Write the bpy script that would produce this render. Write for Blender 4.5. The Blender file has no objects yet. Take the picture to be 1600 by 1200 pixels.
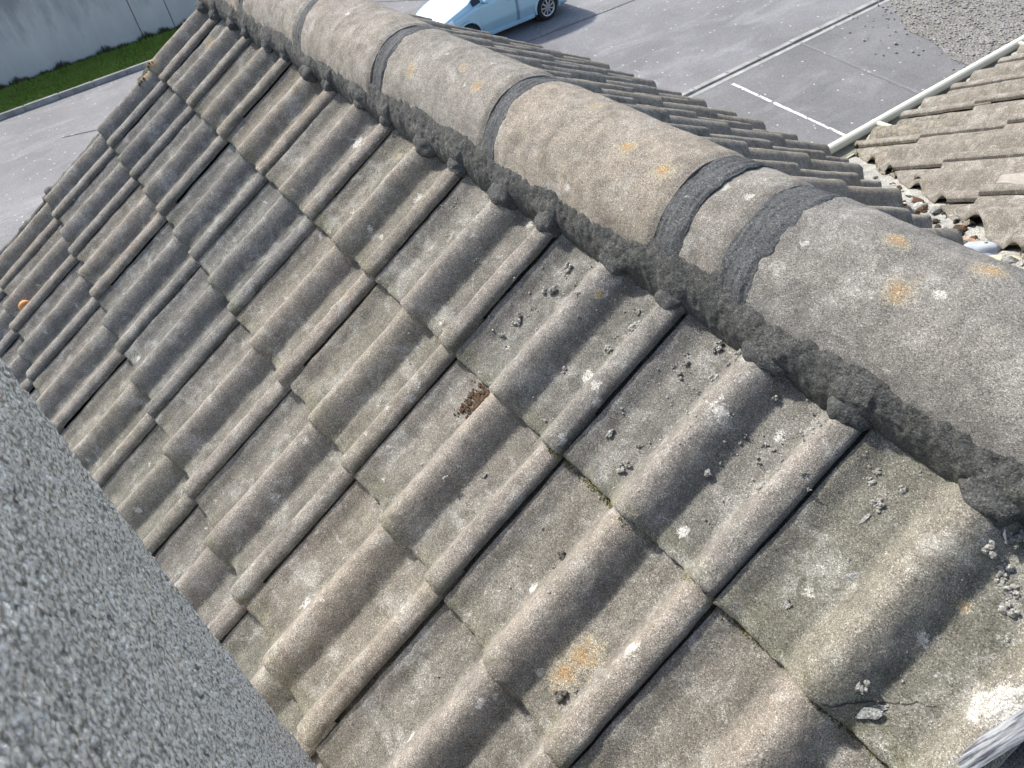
import bpy, bmesh, math, random
import numpy as np
from mathutils import Vector, Matrix
random.seed(7)
SC = bpy.context.scene
COL = SC.collection

# ------------------------------------------------------------------ camera
TH = math.radians(29.0)
c, s = math.cos(TH), math.sin(TH)
CAM = Vector((2.725, -0.367, 0.842))
RW = [(0.5626813, 0.8130521, -0.1494524), (0.5086169, -0.4830088, -0.7127491), (-0.6516890, 0.3250366, -0.6853121)]
cam_d = bpy.data.cameras.new('camera')
cam = bpy.data.objects.new('camera', cam_d)
COL.objects.link(cam)
xr, yd, zf = [Vector(r) for r in RW]
m = Matrix((xr, -yd, -zf)).transposed().to_4x4()
m.translation = CAM
cam.matrix_world = m
cam_d.sensor_width = 36.0
cam_d.lens = 27.0
cam_d.clip_start = 0.01
cam_d.clip_end = 2000
cam_d.dof.use_dof = True
cam_d.dof.focus_distance = 1.3
cam_d.dof.aperture_fstop = 26.0
SC.camera = cam

# ------------------------------------------------------------------ light
SUN = Vector((-0.67, -0.16, 0.70)).normalized()
w = bpy.data.worlds.new('World')
SC.world = w
w.use_nodes = True
nt = w.node_tree
bg = nt.nodes['Background']
sky = nt.nodes.new('ShaderNodeTexSky')
sky.sky_type = 'NISHITA'
sky.sun_disc = False
sky.sun_elevation = math.asin(SUN.z)
sky.sun_rotation = math.atan2(SUN.x, SUN.y)
sky.air_density = 1.0
sky.dust_density = 2.5
nt.links.new(sky.outputs[0], bg.inputs[0])
bg.inputs[1].default_value = 0.145
sd = bpy.data.lights.new('sun', 'SUN')
sd.energy = 3.9
sd.angle = math.radians(3.0)
sd.color = (1.0, 0.95, 0.87)
so = bpy.data.objects.new('sun', sd)
COL.objects.link(so)
so.rotation_euler = SUN.to_track_quat('Z', 'Y').to_euler()
SC.view_settings.view_transform = 'Standard'
SC.view_settings.look = 'None'
SC.view_settings.exposure = 0.66
SC.view_settings.gamma = 1.0

# ------------------------------------------------------------------ helpers
def vnoise(x, y, z=0.0, seed=0):
    x, y, z = np.broadcast_arrays(np.asarray(x, float), np.asarray(y, float), np.asarray(z, float))
    xi, yi, zi = np.floor(x).astype(np.int64), np.floor(y).astype(np.int64), np.floor(z).astype(np.int64)
    fx, fy, fz = x - xi, y - yi, z - zi
    fx, fy, fz = [f * f * (3 - 2 * f) for f in (fx, fy, fz)]
    def h(a, b, d):
        n = (a * 374761393 + b * 668265263 + d * 1274126177 + seed * 974634777) & 0xffffffff
        n = ((n ^ (n >> 13)) * 1274126177) & 0xffffffff
        n = ((n ^ (n >> 16)) * 2246822519) & 0xffffffff
        return ((n ^ (n >> 15)) & 0xffffff) / float(0xffffff)
    r = 0
    for dx in (0, 1):
        for dy in (0, 1):
            for dz in (0, 1):
                r = r + h(xi + dx, yi + dy, zi + dz) * np.where(dx, fx, 1 - fx) * np.where(dy, fy, 1 - fy) * np.where(dz, fz, 1 - fz)
    return r * 2 - 1

def fbm(x, y, z=0.0, seed=0, n=3):
    r, a, f = 0, 1.0, 1.0
    for i in range(n):
        r = r + a * vnoise(x * f, y * f, np.asarray(z) * f, seed + i)
        a *= 0.5
        f *= 2.1
    return r

def tag(o, label=None, cat=None, group=None, kind=None):
    if label: o['label'] = label
    if cat: o['category'] = cat
    if group: o['group'] = group
    if kind: o['kind'] = kind
    return o

def mesh_obj(name, verts, faces, mat=None, parent=None, smooth=True, attrs=None):
    me = bpy.data.meshes.new(name)
    me.from_pydata([tuple(v) for v in verts] if not isinstance(verts, list) else verts, [], faces)
    if smooth:
        me.polygons.foreach_set('use_smooth', [True] * len(me.polygons))
    if mat: me.materials.append(mat)
    if attrs:
        for k, v in attrs.items():
            a = me.attributes.new(k, 'FLOAT', 'POINT')
            a.data.foreach_set('value', np.asarray(v, dtype=np.float32))
    me.update()
    o = bpy.data.objects.new(name, me)
    COL.objects.link(o)
    if parent is not None: attach(o, parent)
    return o

def wloc(o):
    v = o.location.copy()
    while o.parent:
        v += o.matrix_parent_inverse.translation
        o = o.parent
        v += o.location
    return v

def attach(o, parent):
    o.parent = parent
    o.matrix_parent_inverse = Matrix.Translation(-wloc(parent))

def bm_obj(name, bm, mat=None, parent=None, smooth=False):
    me = bpy.data.meshes.new(name)
    bm.to_mesh(me)
    bm.free()
    if smooth: me.polygons.foreach_set('use_smooth', [True] * len(me.polygons))
    if mat: me.materials.append(mat)
    o = bpy.data.objects.new(name, me)
    COL.objects.link(o)
    if parent is not None: attach(o, parent)
    return o

def empty(name, loc):
    o = bpy.data.objects.new(name, None)
    COL.objects.link(o)
    o.location = loc
    o.empty_display_size = 0.2
    return o

def add_box(bm, lo, hi, bev=0.0):
    r = bmesh.ops.create_cube(bm, size=1.0)
    lo, hi = Vector(lo), Vector(hi)
    for v in r['verts']:
        v.co = Vector([(lo[i] + hi[i]) / 2 + v.co[i] * (hi[i] - lo[i]) for i in range(3)])
    if bev > 0:
        es = list({e for v in r['verts'] for e in v.link_edges})
        bmesh.ops.bevel(bm, geom=es, offset=bev, segments=2, affect='EDGES')

def grid_faces(nu, nv, off=0):
    return [(off + j * nu + i, off + j * nu + i + 1, off + (j + 1) * nu + i + 1, off + (j + 1) * nu + i) for j in range(nv - 1) for i in range(nu - 1)]

# ------------------------------------------------------------------ materials
class NT:
    def __init__(self, name):
        self.m = bpy.data.materials.new(name)
        self.m.use_nodes = True
        self.t = self.m.node_tree
        self.b = self.t.nodes['Principled BSDF']
        self.b.inputs['Roughness'].default_value = 0.95
        self.b.inputs['Specular IOR Level'].default_value = 0.25
        tc = self.t.nodes.new('ShaderNodeTexCoord')
        oi = self.t.nodes.new('ShaderNodeObjectInfo')
        self.rand = oi.outputs['Random']
        ad = self.t.nodes.new('ShaderNodeVectorMath')
        ad.operation = 'ADD'
        mu = self.t.nodes.new('ShaderNodeVectorMath')
        mu.operation = 'SCALE'
        mu.inputs[0].default_value = (31.0, 17.0, 23.0)
        self.l(oi.outputs['Random'], mu.inputs['Scale'])
        self.l(tc.outputs['Object'], ad.inputs[0])
        self.l(mu.outputs[0], ad.inputs[1])
        self.co = ad.outputs[0]
        self.obj = tc.outputs['Object']
    def l(self, a, b): self.t.links.new(a, b)
    def noise(self, sc, det=4, rough=0.55, vec=None, dist=0.0):
        n = self.t.nodes.new('ShaderNodeTexNoise')
        n.inputs['Scale'].default_value = sc
        n.inputs['Detail'].default_value = det
        n.inputs['Roughness'].default_value = rough
        n.inputs['Distortion'].default_value = dist
        self.l(vec or self.co, n.inputs['Vector'])
        return n.outputs['Fac']
    def voro(self, sc, out='Color', vec=None, feature='F1'):
        n = self.t.nodes.new('ShaderNodeTexVoronoi')
        n.feature = feature
        n.inputs['Scale'].default_value = sc
        self.l(vec or self.co, n.inputs['Vector'])
        return n.outputs[out]
    def ramp(self, fac, stops, interp='LINEAR'):
        n = self.t.nodes.new('ShaderNodeValToRGB')
        n.color_ramp.interpolation = interp
        while len(n.color_ramp.elements) < len(stops): n.color_ramp.elements.new(0.5)
        for e, (p, col) in zip(n.color_ramp.elements, stops):
            e.position = p
            e.color = (col, col, col, 1) if not isinstance(col, tuple) else (*col, 1)
        self.l(fac, n.inputs[0])
        return n.outputs[0]
    def mix(self, fac, a, b, mode='MIX'):
        n = self.t.nodes.new('ShaderNodeMix')
        n.data_type = 'RGBA'
        n.blend_type = mode
        for sock, v in ((n.inputs[0], fac), (n.inputs[6], a), (n.inputs[7], b)):
            if isinstance(v, (int, float)): sock.default_value = v
            elif isinstance(v, tuple): sock.default_value = (*v, 1)
            else: self.l(v, sock)
        return n.outputs[2]
    def math(self, op, a, b=None, clamp=False):
        n = self.t.nodes.new('ShaderNodeMath')
        n.operation = op
        n.use_clamp = clamp
        for i, v in enumerate((a, b)):
            if v is None: continue
            if isinstance(v, (int, float)): n.inputs[i].default_value = v
            else: self.l(v, n.inputs[i])
        return n.outputs[0]
    def attr(self, name):
        n = self.t.nodes.new('ShaderNodeAttribute')
        n.attribute_name = name
        return n.outputs['Fac']
    def sep(self, vec, i):
        n = self.t.nodes.new('ShaderNodeSeparateXYZ')
        self.l(vec, n.inputs[0])
        return n.outputs[i]
    def mapping(self, scale, vec=None, rot=(0, 0, 0)):
        n = self.t.nodes.new('ShaderNodeMapping')
        n.inputs['Scale'].default_value = scale
        n.inputs['Rotation'].default_value = rot
        self.l(vec or self.co, n.inputs['Vector'])
        return n.outputs[0]
    def bump(self, h, dist, strength=1.0, prev=None):
        n = self.t.nodes.new('ShaderNodeBump')
        n.inputs['Distance'].default_value = dist
        n.inputs['Strength'].default_value = strength
        self.l(h, n.inputs['Height'])
        if prev is not None: self.l(prev, n.inputs['Normal'])
        return n.outputs[0]
    def done(self, col=None, nrm=None, rough=None):
        if col is not None:
            if isinstance(col, tuple): self.b.inputs['Base Color'].default_value = (*col, 1)
            else: self.l(col, self.b.inputs['Base Color'])
        if nrm is not None: self.l(nrm, self.b.inputs['Normal'])
        if rough is not None:
            if isinstance(rough, (int, float)): self.b.inputs['Roughness'].default_value = rough
            else: self.l(rough, self.b.inputs['Roughness'])
        return self.m

def grains(T, sc, base, dark=0.48, light=2.0, pd=0.14, pl=0.08):
    """speckle the base colour with dark and light sand grains"""
    v = T.sep(T.voro(sc), 0)
    f = T.ramp(v, [(0.0, dark), (pd, dark), (pd + 0.10, 0.80), (0.5, 1.0), (1 - pl - 0.06, 1.08), (1 - pl, light), (1.0, light)])
    return T.mix(1.0, base, f, 'MULTIPLY')

def mat_tile(name, pan1, pan2, roll1, roll2, lich=True, gs=900, light=1.85):
    T = NT(name)
    big = T.ramp(T.noise(7, 5, 0.6), [(0.3, 0.0), (0.7, 1.0)])
    mid = T.noise(38, 4, 0.6)
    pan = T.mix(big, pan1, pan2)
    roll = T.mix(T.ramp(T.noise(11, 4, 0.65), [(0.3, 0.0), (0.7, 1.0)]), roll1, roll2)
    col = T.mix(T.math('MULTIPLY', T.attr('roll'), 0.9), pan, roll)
    col = T.mix(1.0, col, T.ramp(mid, [(0.25, 0.72), (0.5, 1.0), (0.75, 1.25)]), 'MULTIPLY')
    tint = T.ramp(T.rand, [(0.0, (0.80, 0.83, 0.86)), (0.35, (1.0, 0.99, 0.97)), (0.7, (1.14, 1.08, 1.0)), (1.0, (0.90, 0.92, 0.86))])
    col = T.mix(1.0, col, tint, 'MULTIPLY')
    stv = T.mapping((26, 4, 10))
    col = T.mix(1.0, col, T.ramp(T.noise(1.6, 5, 0.7, vec=stv), [(0.3, 0.80), (0.5, 1.0), (0.7, 1.16)]), 'MULTIPLY')
    # greyish pale bloom
    bl = T.ramp(T.noise(16, 6, 0.7, dist=0.4), [(0.52, 0.0), (0.68, 0.6)])
    col = T.mix(bl, col, (0.40, 0.395, 0.365))
    bl2 = T.ramp(T.noise(34, 7, 0.75, dist=0.8), [(0.60, 0.0), (0.66, 0.65)])
    col = T.mix(T.math('MULTIPLY', bl2, T.ramp(T.noise(9, 3, 0.6), [(0.45, 0.0), (0.6, 1.0)])), col, (0.50, 0.49, 0.45))
    # algae and moss along the lower edge
    ed = T.math('MULTIPLY', T.attr('edge'), T.ramp(T.noise(30, 5, 0.7), [(0.4, 0.0), (0.62, 1.0)]))
    col = T.mix(T.math('MULTIPLY', ed, 0.32), col, (0.12, 0.13, 0.035))
    # little pale lichen specks
    vd = T.voro(26, 'Distance')
    vr = T.sep(T.voro(26, 'Color'), 1)
    nz = T.noise(160, 3, 0.7)
    sp = T.math('SUBTRACT', T.math('MULTIPLY', T.math('SUBTRACT', vr, 0.90), 2.2), vd)
    sp = T.math('ADD', sp, T.math('MULTIPLY', T.math('SUBTRACT', nz, 0.5), 0.6))
    sp = T.ramp(sp, [(0.0, 0.0), (0.05, 0.75)])
    col = T.mix(sp, col, (0.50, 0.49, 0.43))
    if lich:
        for an, inner, outer in (('orange', (0.37, 0.24, 0.115), (0.36, 0.325, 0.24)),):
            a = T.math('ADD', T.attr(an), T.math('ADD', T.math('MULTIPLY', T.math('SUBTRACT', T.noise(60, 4, 0.6), 0.5), 1.6), T.math('MULTIPLY', T.math('SUBTRACT', T.noise(380, 3, 0.8), 0.5), 1.6)))
            col = T.mix(T.ramp(a, [(0.0, 0.0), (0.12, 0.55)]), col, outer)
            col = T.mix(T.ramp(a, [(0.35, 0.0), (0.8, 0.8)]), col, inner)
        a = T.math('ADD', T.attr('white'), T.math('MULTIPLY', T.math('SUBTRACT', T.noise(110, 7, 0.85), 0.5), 3.2))
        col = T.mix(T.ramp(a, [(0.35, 0.0), (0.6, 0.85)]), col, (0.52, 0.51, 0.475))
    col = grains(T, gs, col, light=light)
    h1 = T.bump(T.noise(26, 5, 0.6), 0.004, 0.6)
    h2 = T.bump(T.noise(430, 3, 0.7), 0.0011, 1.0, h1)
    h3 = T.bump(T.voro(gs, 'Distance'), 0.0007, 0.8, h2)
    return T.done(col, h3, 0.96)

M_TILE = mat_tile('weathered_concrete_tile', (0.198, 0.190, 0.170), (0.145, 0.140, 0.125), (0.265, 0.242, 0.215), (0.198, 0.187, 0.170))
M_RIDGE = mat_tile('weathered_concrete_ridge', (0.275, 0.256, 0.226), (0.205, 0.196, 0.176), (0.285, 0.262, 0.232), (0.215, 0.204, 0.184), gs=1000, light=1.7)
M_WINGT = mat_tile('weathered_concrete_wing_tile', (0.160, 0.155, 0.140), (0.125, 0.121, 0.108), (0.185, 0.173, 0.155), (0.145, 0.138, 0.124))

def mat_mortar(name, c1, c2, sx=1.0, d=0.002, fine=1.0):
    T = NT(name)
    vec = T.mapping((1, sx, 1)) if sx != 1 else T.co
    n = T.noise(22, 6, 0.65, vec=vec)
    col = T.mix(T.ramp(n, [(0.3, 0.0), (0.7, 1.0)]), c1, c2)
    col = T.mix(T.ramp(T.noise(70, 4, 0.6), [(0.62, 0.0), (0.8, 0.5)]), col, tuple(x * 2.3 for x in c2))
    col = grains(T, 600, col, 0.5, 1.7, 0.15, 0.06)
    a = T.bump(T.noise(45, 6, 0.7, vec=vec), d * 2, 0.8)
    b = T.bump(T.noise(420, 3, 0.7), 0.0012 * fine, 1.0, a)
    pits = T.ramp(T.voro(140, 'Distance'), [(0.0, 0.0), (0.22, 1.0)])
    b = T.bump(pits, 0.001 * fine, 0.45, b)
    return T.done(col, b, 0.93)
M_MORTAR = mat_mortar('fresh_bedding_mortar', (0.060, 0.063, 0.062), (0.108, 0.109, 0.102), d=0.0035)
M_PLUG = mat_mortar('shaded_plug_mortar', (0.050, 0.053, 0.054), (0.096, 0.098, 0.094), d=0.0035)  # bedding mortar darkened to carry the shade on the plugs
M_BAND = mat_mortar('dark_pointing_mortar', (0.062, 0.066, 0.070), (0.105, 0.110, 0.112), d=0.002)
M_CRUMB = mat_mortar('dried_mortar_crumb', (0.22, 0.22, 0.205), (0.32, 0.315, 0.29), d=0.00025, fine=0.25)
M_CRUMBD = mat_mortar('dark_mortar_crumb', (0.09, 0.085, 0.075), (0.15, 0.14, 0.12), d=0.0003, fine=0.3)
M_SMEAR = mat_mortar('smeared_grey_mortar', (0.20, 0.21, 0.205), (0.27, 0.275, 0.265), d=0.0006, fine=0.5)
M_SOIL = mat_mortar('brown_moss_crumb', (0.045, 0.028, 0.018), (0.095, 0.060, 0.036), d=0.0003, fine=0.3)
M_VERGE = mat_mortar('dirty_verge_mortar', (0.10, 0.10, 0.095), (0.19, 0.185, 0.17))
M_WHITEM = mat_mortar('white_valley_mortar', (0.42, 0.42, 0.39), (0.24, 0.24, 0.225), d=0.003)

def mat_render():
    T = NT('rough_grey_render')
    n = T.noise(14, 5, 0.6)
    col = T.mix(T.ramp(n, [(0.3, 0.0), (0.7, 1.0)]), (0.90, 0.83, 0.70), (0.95, 0.89, 0.77))
    col = T.mix(1.0, col, T.ramp(T.noise(330, 4, 0.7), [(0.34, 0.45), (0.43, 0.85), (0.50, 1.05), (0.62, 1.25)]), 'MULTIPLY')
    col = T.mix(1.0, col, T.ramp(T.noise(900, 2, 0.6), [(0.3, 0.7), (0.7, 1.25)]), 'MULTIPLY')
    col = T.mix(T.ramp(T.noise(260, 5, 0.85), [(0.60, 0.0), (0.66, 0.75)]), col, (0.09, 0.085, 0.075))
    b = T.bump(T.noise(380, 5, 0.8), 0.0025, 1.0)
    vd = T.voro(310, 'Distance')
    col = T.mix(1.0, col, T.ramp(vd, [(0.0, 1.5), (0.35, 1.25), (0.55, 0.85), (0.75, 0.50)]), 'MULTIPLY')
    vc = T.sep(T.voro(310, 'Color'), 0)
    col = T.mix(1.0, col, T.ramp(vc, [(0.0, 0.35), (0.08, 0.95), (0.5, 1.15), (0.9, 1.3), (1.0, 1.5)]), 'MULTIPLY')
    b = T.bump(T.math('SUBTRACT', 1.0, vd), 0.0022, 1.0, b)
    return T.done(col, b, 0.95)
M_RENDER = mat_render()

def mat_simple(name, col, rough=0.6, metal=0.0, coat=0.0, var=0.0, sc=20, spec=0.4):
    T = NT(name)
    if var > 0:
        cc = T.mix(T.ramp(T.noise(sc, 5, 0.65), [(0.3, 0.0), (0.7, 1.0)]), tuple(x * (1 - var) for x in col), tuple(min(1, x * (1 + var)) for x in col))
    else: cc = col
    T.b.inputs['Metallic'].default_value = metal
    T.b.inputs['Coat Weight'].default_value = coat
    T.b.inputs['Coat Roughness'].default_value = 0.05
    T.b.inputs['Specular IOR Level'].default_value = spec
    return T.done(cc, None, rough)

# ------------------------------------------------------------------ surface marks (world positions on the front slope: u along the ridge, v down the slope)
def fp(u, v, h=0.0):
    """front slope point"""
    return Vector((u, -c * v - s * h, -s * v + c * h))
WH = [(2.034, -0.115, 0.017), (2.255, -0.181, 0.020), (1.891, 0.47, 0.017), (2.26, 0.309, 0.013), (2.581, -0.119, 0.015), (1.676, 0.413, 0.014),
      (2.366, 0.11, 0.019), (2.195, 0.162, 0.012), (2.309, -0.036, 0.013), (2.095, -0.093, 0.012), (0.949, 0.545, 0.014), (1.33, 0.387, 0.012),
      (1.752, -0.201, 0.01), (1.775, 0.197, 0.009), (2.202, 0.428, 0.012), (0.855, 0.404, 0.010), (1.93, 0.339, 0.009), (1.799, 0.103, 0.013),
      (1.549, 0.588, 0.009), (1.772, 0.143, 0.008), (1.971, -0.23, 0.008), (2.666, -0.118, 0.032), (2.652, -0.106, 0.018), (2.682, -0.137, 0.03), (2.657, -0.090, 0.013),
      (1.684, 0.529, 0.010), (2.266, 0.291, 0.008), (2.32, -0.206, 0.013), (2.095, -0.021, 0.013), (1.715, -0.023, 0.010), (1.422, 0.091, 0.008), (2.08, -0.11, 0.012),
      (1.10, -0.20, 0.03), (1.42, -0.18, 0.02)]
OR = [(2.312, 0.166, 0.030), (2.310, 0.204, 0.024), (1.738, -0.022, 0.011), (1.262, -0.228, 0.012), (2.055, -0.175, 0.009), (1.965, -0.221, 0.011),
      (-0.101, -0.059, 0.022), (-0.144, -0.02, 0.03), (-0.15, 0.023, 0.018), (0.027, -0.188, 0.022), (1.467, 0.061, 0.010), (2.587, -0.17, 0.010)]
def marks(P, L):
    r = np.full(len(P), -1.0)
    for p, rad in L:
        d = np.sqrt(((P - np.array(p)) ** 2).sum(1))
        r = np.maximum(r, np.clip(1 - d / rad, -1, 1))
    return r

# ------------------------------------------------------------------ tile profile
def profile(x):
    x = np.asarray(x, float)
    lip = np.where(x < 0, 0.014, 0.014 * (0.5 + 0.5 * np.cos(np.pi * np.clip(x / 0.040, 0, 1))))
    lip = np.where(x < 0.0008, -0.006, lip * np.clip((x - 0.0008) / 0.0022, 0, 1) ** 0.5)
    t = np.clip(np.abs(x - 0.143) / 0.048, 0, 1)
    wide = 0.037 * (0.5 + 0.5 * np.cos(np.pi * t)) ** 0.62
    t2 = np.clip((x - 0.238) / 0.034, 0, 1)
    nar = 0.033 * (0.5 - 0.5 * np.cos(np.pi * t2)) ** 0.8
    nar = nar - np.where(x > 0.276, 0.010 * (np.clip((x - 0.276) / 0.024, 0, 1)) ** 2, 0)
    return np.maximum(np.maximum(lip, wide), nar)

TL = 0.345
tails = [0.0, 0.27, 0.5655, 0.8574, 1.152, 1.447, 1.742]
def surf(u, v):
    """height of the tiled surface of the front slope above its plane"""
    vt = next((t for t in tails if t >= v), tails[-1])
    x = u - math.floor(u / 0.3) * 0.3
    fr = (v - (vt - TL)) / TL
    return float(profile(x)) + 0.018 * fr - 0.024
MARK_W = [(fp(u, v, surf(u, v)), r) for u, v, r in WH]
MARK_O = [(fp(u, v, surf(u, v)), r) for u, v, r in OR]
MARK_O += [(Vector(p), r) for p, r in (((1.486, .306, .272), .017), ((1.887, .321, .278), .018), ((1.977, .311, .275), .020), ((1.407, .329, .281), .014),
           ((1.259, .283, .257), .018), ((2.315, .359, .285), .018), ((2.359, .303, .271), .020), ((2.413, .379, .283), .020), ((1.51, .414, .272), .013), ((1.755, .369, .285), .013))]
MARK_W += [(Vector(p), r) for p, r in (((1.82, .25, .214), .012), ((1.453, .367, .285), .010), ((1.533, .349, .284), .009), ((.887, .329, .281), .012),
           ((1.329, .341, .283), .009), ((2.399, .32, .278), .012), ((2.229, .306, .272), .010), ((1.45, .30, .27), .008), ((1.95, .26, .22), .010))]

def tile_mesh(nx, ny, seed, to_world, x0=-0.026, x1=0.2970, clip=None, lich=True, chip=1.0):
    xs = np.r_[x0, np.linspace(x0 + 0.0015, x1 - 0.0018, nx), x1]
    if nx > 20: xs = np.sort(np.r_[xs, 0.0007, 0.0010, 0.0018, 0.0030])
    ts = np.r_[0.0, np.linspace(0.003, TL - 0.006, ny), TL - 0.0025, TL]
    X, Y = np.meshgrid(xs, ts)
    nX, nY = X.shape[1], X.shape[0]
    # ragged tail
    tail = 0.0024 * fbm(xs * 60, 0.3, 0, seed, 3) * chip - 0.012 * np.clip(vnoise(xs * 28, 5.5, 0, seed + 9) - 0.55, 0, 1) * chip
    Y = Y + (Y / TL) ** 8 * tail[None, :]
    fr = Y / TL
    Z = profile(X) + 0.018 * fr
    Z = Z + 0.0011 * fbm(X * 22, Y * 22, 0, seed + 3, 3)
    Z = Z + 0.00045 * vnoise(X * 160, Y * 160, 0, seed + 5)
    Z[:, 0] -= 0.0015; Z[:, -1] -= 0.0018
    Z[-1, :] -= 0.0035; Z[-2, :] -= 0.0008
    X = X + 0.0008 * vnoise(Y * 30, 1.1, 0, seed + 7)
    V = np.c_[X.ravel(), -Y.ravel(), Z.ravel()]     # local: x right, y up the slope, z out
    F = grid_faces(nX, nY)
    F = [(a, d, cc, b) for a, b, cc, d in F]
    n0 = len(V)
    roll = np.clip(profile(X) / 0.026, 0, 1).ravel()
    edge = np.clip((fr - 0.86) / 0.14, 0, 1).ravel()
    extra, er, ee = [], [], []
    def skirt(idx, drop, flip):
        base = n0 + len(extra)
        k = len(idx)
        for i in idx: extra.append(V[i].copy()); er.append(roll[i] * 0.5); ee.append(edge[i])
        for i in idx:
            q = V[i].copy(); q[2] -= drop; extra.append(q); er.append(0); ee.append(edge[i])
        for a in range(k - 1):
            f = (base + a, base + a + 1, base + k + a + 1, base + k + a)
            F.append(f if flip else f[::-1])
    skirt([(nY - 1) * nX + i for i in range(nX)], 0.0125, False)
    skirt([j * nX + nX - 1 for j in range(nY)], 0.0095, True)
    skirt([j * nX for j in range(nY)], 0.010, False)
    V = np.vstack([V, np.array(extra)])
    roll = np.r_[roll, er]; edge = np.r_[edge, ee]
    Wd = (np.array(to_world) @ np.c_[V, np.ones(len(V))].T).T[:, :3]
    at = {'roll': roll, 'edge': edge}
    if lich:
        at['white'] = marks(Wd, MARK_W); at['orange'] = marks(Wd, MARK_O)
    return V, F, at

class Slope:
    """a roof plane: origin O, U to the right seen from outside, V down the slope, N out"""
    def __init__(self, O, U, V):
        self.O, self.U, self.V = Vector(O), Vector(U), Vector(V)
        self.N = self.U.cross(-self.V)
    def pt(self, u, v, h=0): return self.O + self.U * u + self.V * v + self.N * h
    def mat(self, u, v, h, rz=0, rx=0, ry=0):
        R = Matrix((self.U, -self.V, self.N)).transposed().to_4x4()
        R.translation = self.pt(u, v, h)
        return R @ Matrix.Rotation(rz, 4, 'Z') @ Matrix.Rotation(rx, 4, 'X') @ Matrix.Rotation(ry, 4, 'Y')

YA, ZA = 0.36, 0.36 * math.tan(TH)
TW = 0.5
aw = math.atan(TW); cw, sw = math.cos(aw), math.sin(aw)
XE, ZE = 1.15, -0.666
FRONT = Slope((0, 0, 0), (1, 0, 0), (0, -c, -s))
BACK = Slope((0, YA, ZA), (-1, 0, 0), (0, c, -s))
WING = Slope((XE, 0, ZE), (0, -1, 0), (-cw, 0, -sw))
def valley_y(x): return 1.922 - 0.902 * (x - XE)
VN = Vector((0.902, 1.0, 0)).normalized()          # across the valley, towards the wing
VP0 = Vector((XE, 1.922, 0))

# ------------------------------------------------------------------ setting
GZ = -6.0
def sheet(name, pts, z, mat, kind='structure', label=None):
    o = mesh_obj(name, [(x, y, z) for x, y in pts], [tuple(range(len(pts)))], mat, smooth=False)
    tag(o, label, None, None, kind)
    return o

def mat_asphalt(name, c1, c2, marks_=True):
    T = NT(name)
    co = T.obj
    n = T.noise(0.35, 6, 0.62, vec=co)
    col = T.mix(T.ramp(n, [(0.35, 0.0), (0.65, 1.0)]), c1, c2)
    st = T.noise(1.4, 6, 0.7, vec=T.mapping((1.0, 0.35, 1.0), vec=co), dist=0.6)
    col = T.mix(T.ramp(st, [(0.48, 0.0), (0.70, 0.65)]), col, tuple(x * 1.35 for x in c2))
    dk = T.noise(0.9, 5, 0.7, vec=T.mapping((0.5, 1.3, 1.0), vec=co))
    col = T.mix(T.ramp(dk, [(0.6, 0.0), (0.75, 0.35)]), col, tuple(x * 0.6 for x in c1))
    spk = T.sep(T.voro(14, 'Color', vec=co), 0)
    sd_ = T.voro(14, 'Distance', vec=co)
    col = T.mix(T.math('MULTIPLY', T.ramp(spk, [(0.965, 0.0), (0.975, 0.7)], 'LINEAR'), T.ramp(sd_, [(0.25, 1.0), (0.35, 0.0)])), col, (0.62, 0.62, 0.60))
    g = T.sep(T.voro(90, 'Color', vec=co), 0)
    col = T.mix(1.0, col, T.ramp(g, [(0.0, 0.72), (1.0, 1.25)]), 'MULTIPLY')
    b = T.bump(T.noise(60, 3, 0.7, vec=co), 0.01, 0.6)
    return T.done(col, b, 0.85)
M_ASPH = mat_asphalt('worn_asphalt', (0.160, 0.161, 0.167), (0.222, 0.223, 0.230))
M_ASPH2 = mat_asphalt('darker_asphalt', (0.135, 0.136, 0.139), (0.185, 0.186, 0.189))
M_KERB = mat_simple('kerb_concrete', (0.30, 0.295, 0.28), 0.9, var=0.35, sc=3)

g = mesh_obj('ground', [(-400, -400, GZ), (400, -400, GZ), (400, 400, GZ), (-400, 400, GZ)], [(0, 1, 2, 3)], M_ASPH, smooth=False)
tag(g, kind='structure')
sheet('car_park', [(-8.0, -6), (30, -6), (30, 60), (-8.0, 60)], GZ + 0.006, M_ASPH2)

def long_box(name, x0, x1, y0, y1, z0, z1, mat, bev=0.015):
    bm = bmesh.new()
    n = int((y1 - y0) / 0.915)
    for i in range(n):
        a = y0 + i * 0.915
        dz = random.uniform(-0.006, 0.006)
        add_box(bm, (x0, a + 0.004, z0), (x1, a + 0.911, z1 + dz), bev)
    o = bm_obj(name, bm, mat)
    return tag(o, kind='structure')
long_box('kerb', -21.50, -21.36, -30, 40, GZ - 0.1, GZ + 0.13, M_KERB)
long_box('kerb', -8.20, -8.06, 3, 17.2, GZ - 0.1, GZ + 0.05, M_KERB)
sheet('drain_channel', [(-8.06, 3), (-7.94, 3), (-7.94, 17.2), (-8.06, 17.2)], GZ + 0.011, mat_simple('channel_concrete', (0.34, 0.335, 0.32), 0.9, var=0.25, sc=4))

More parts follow.
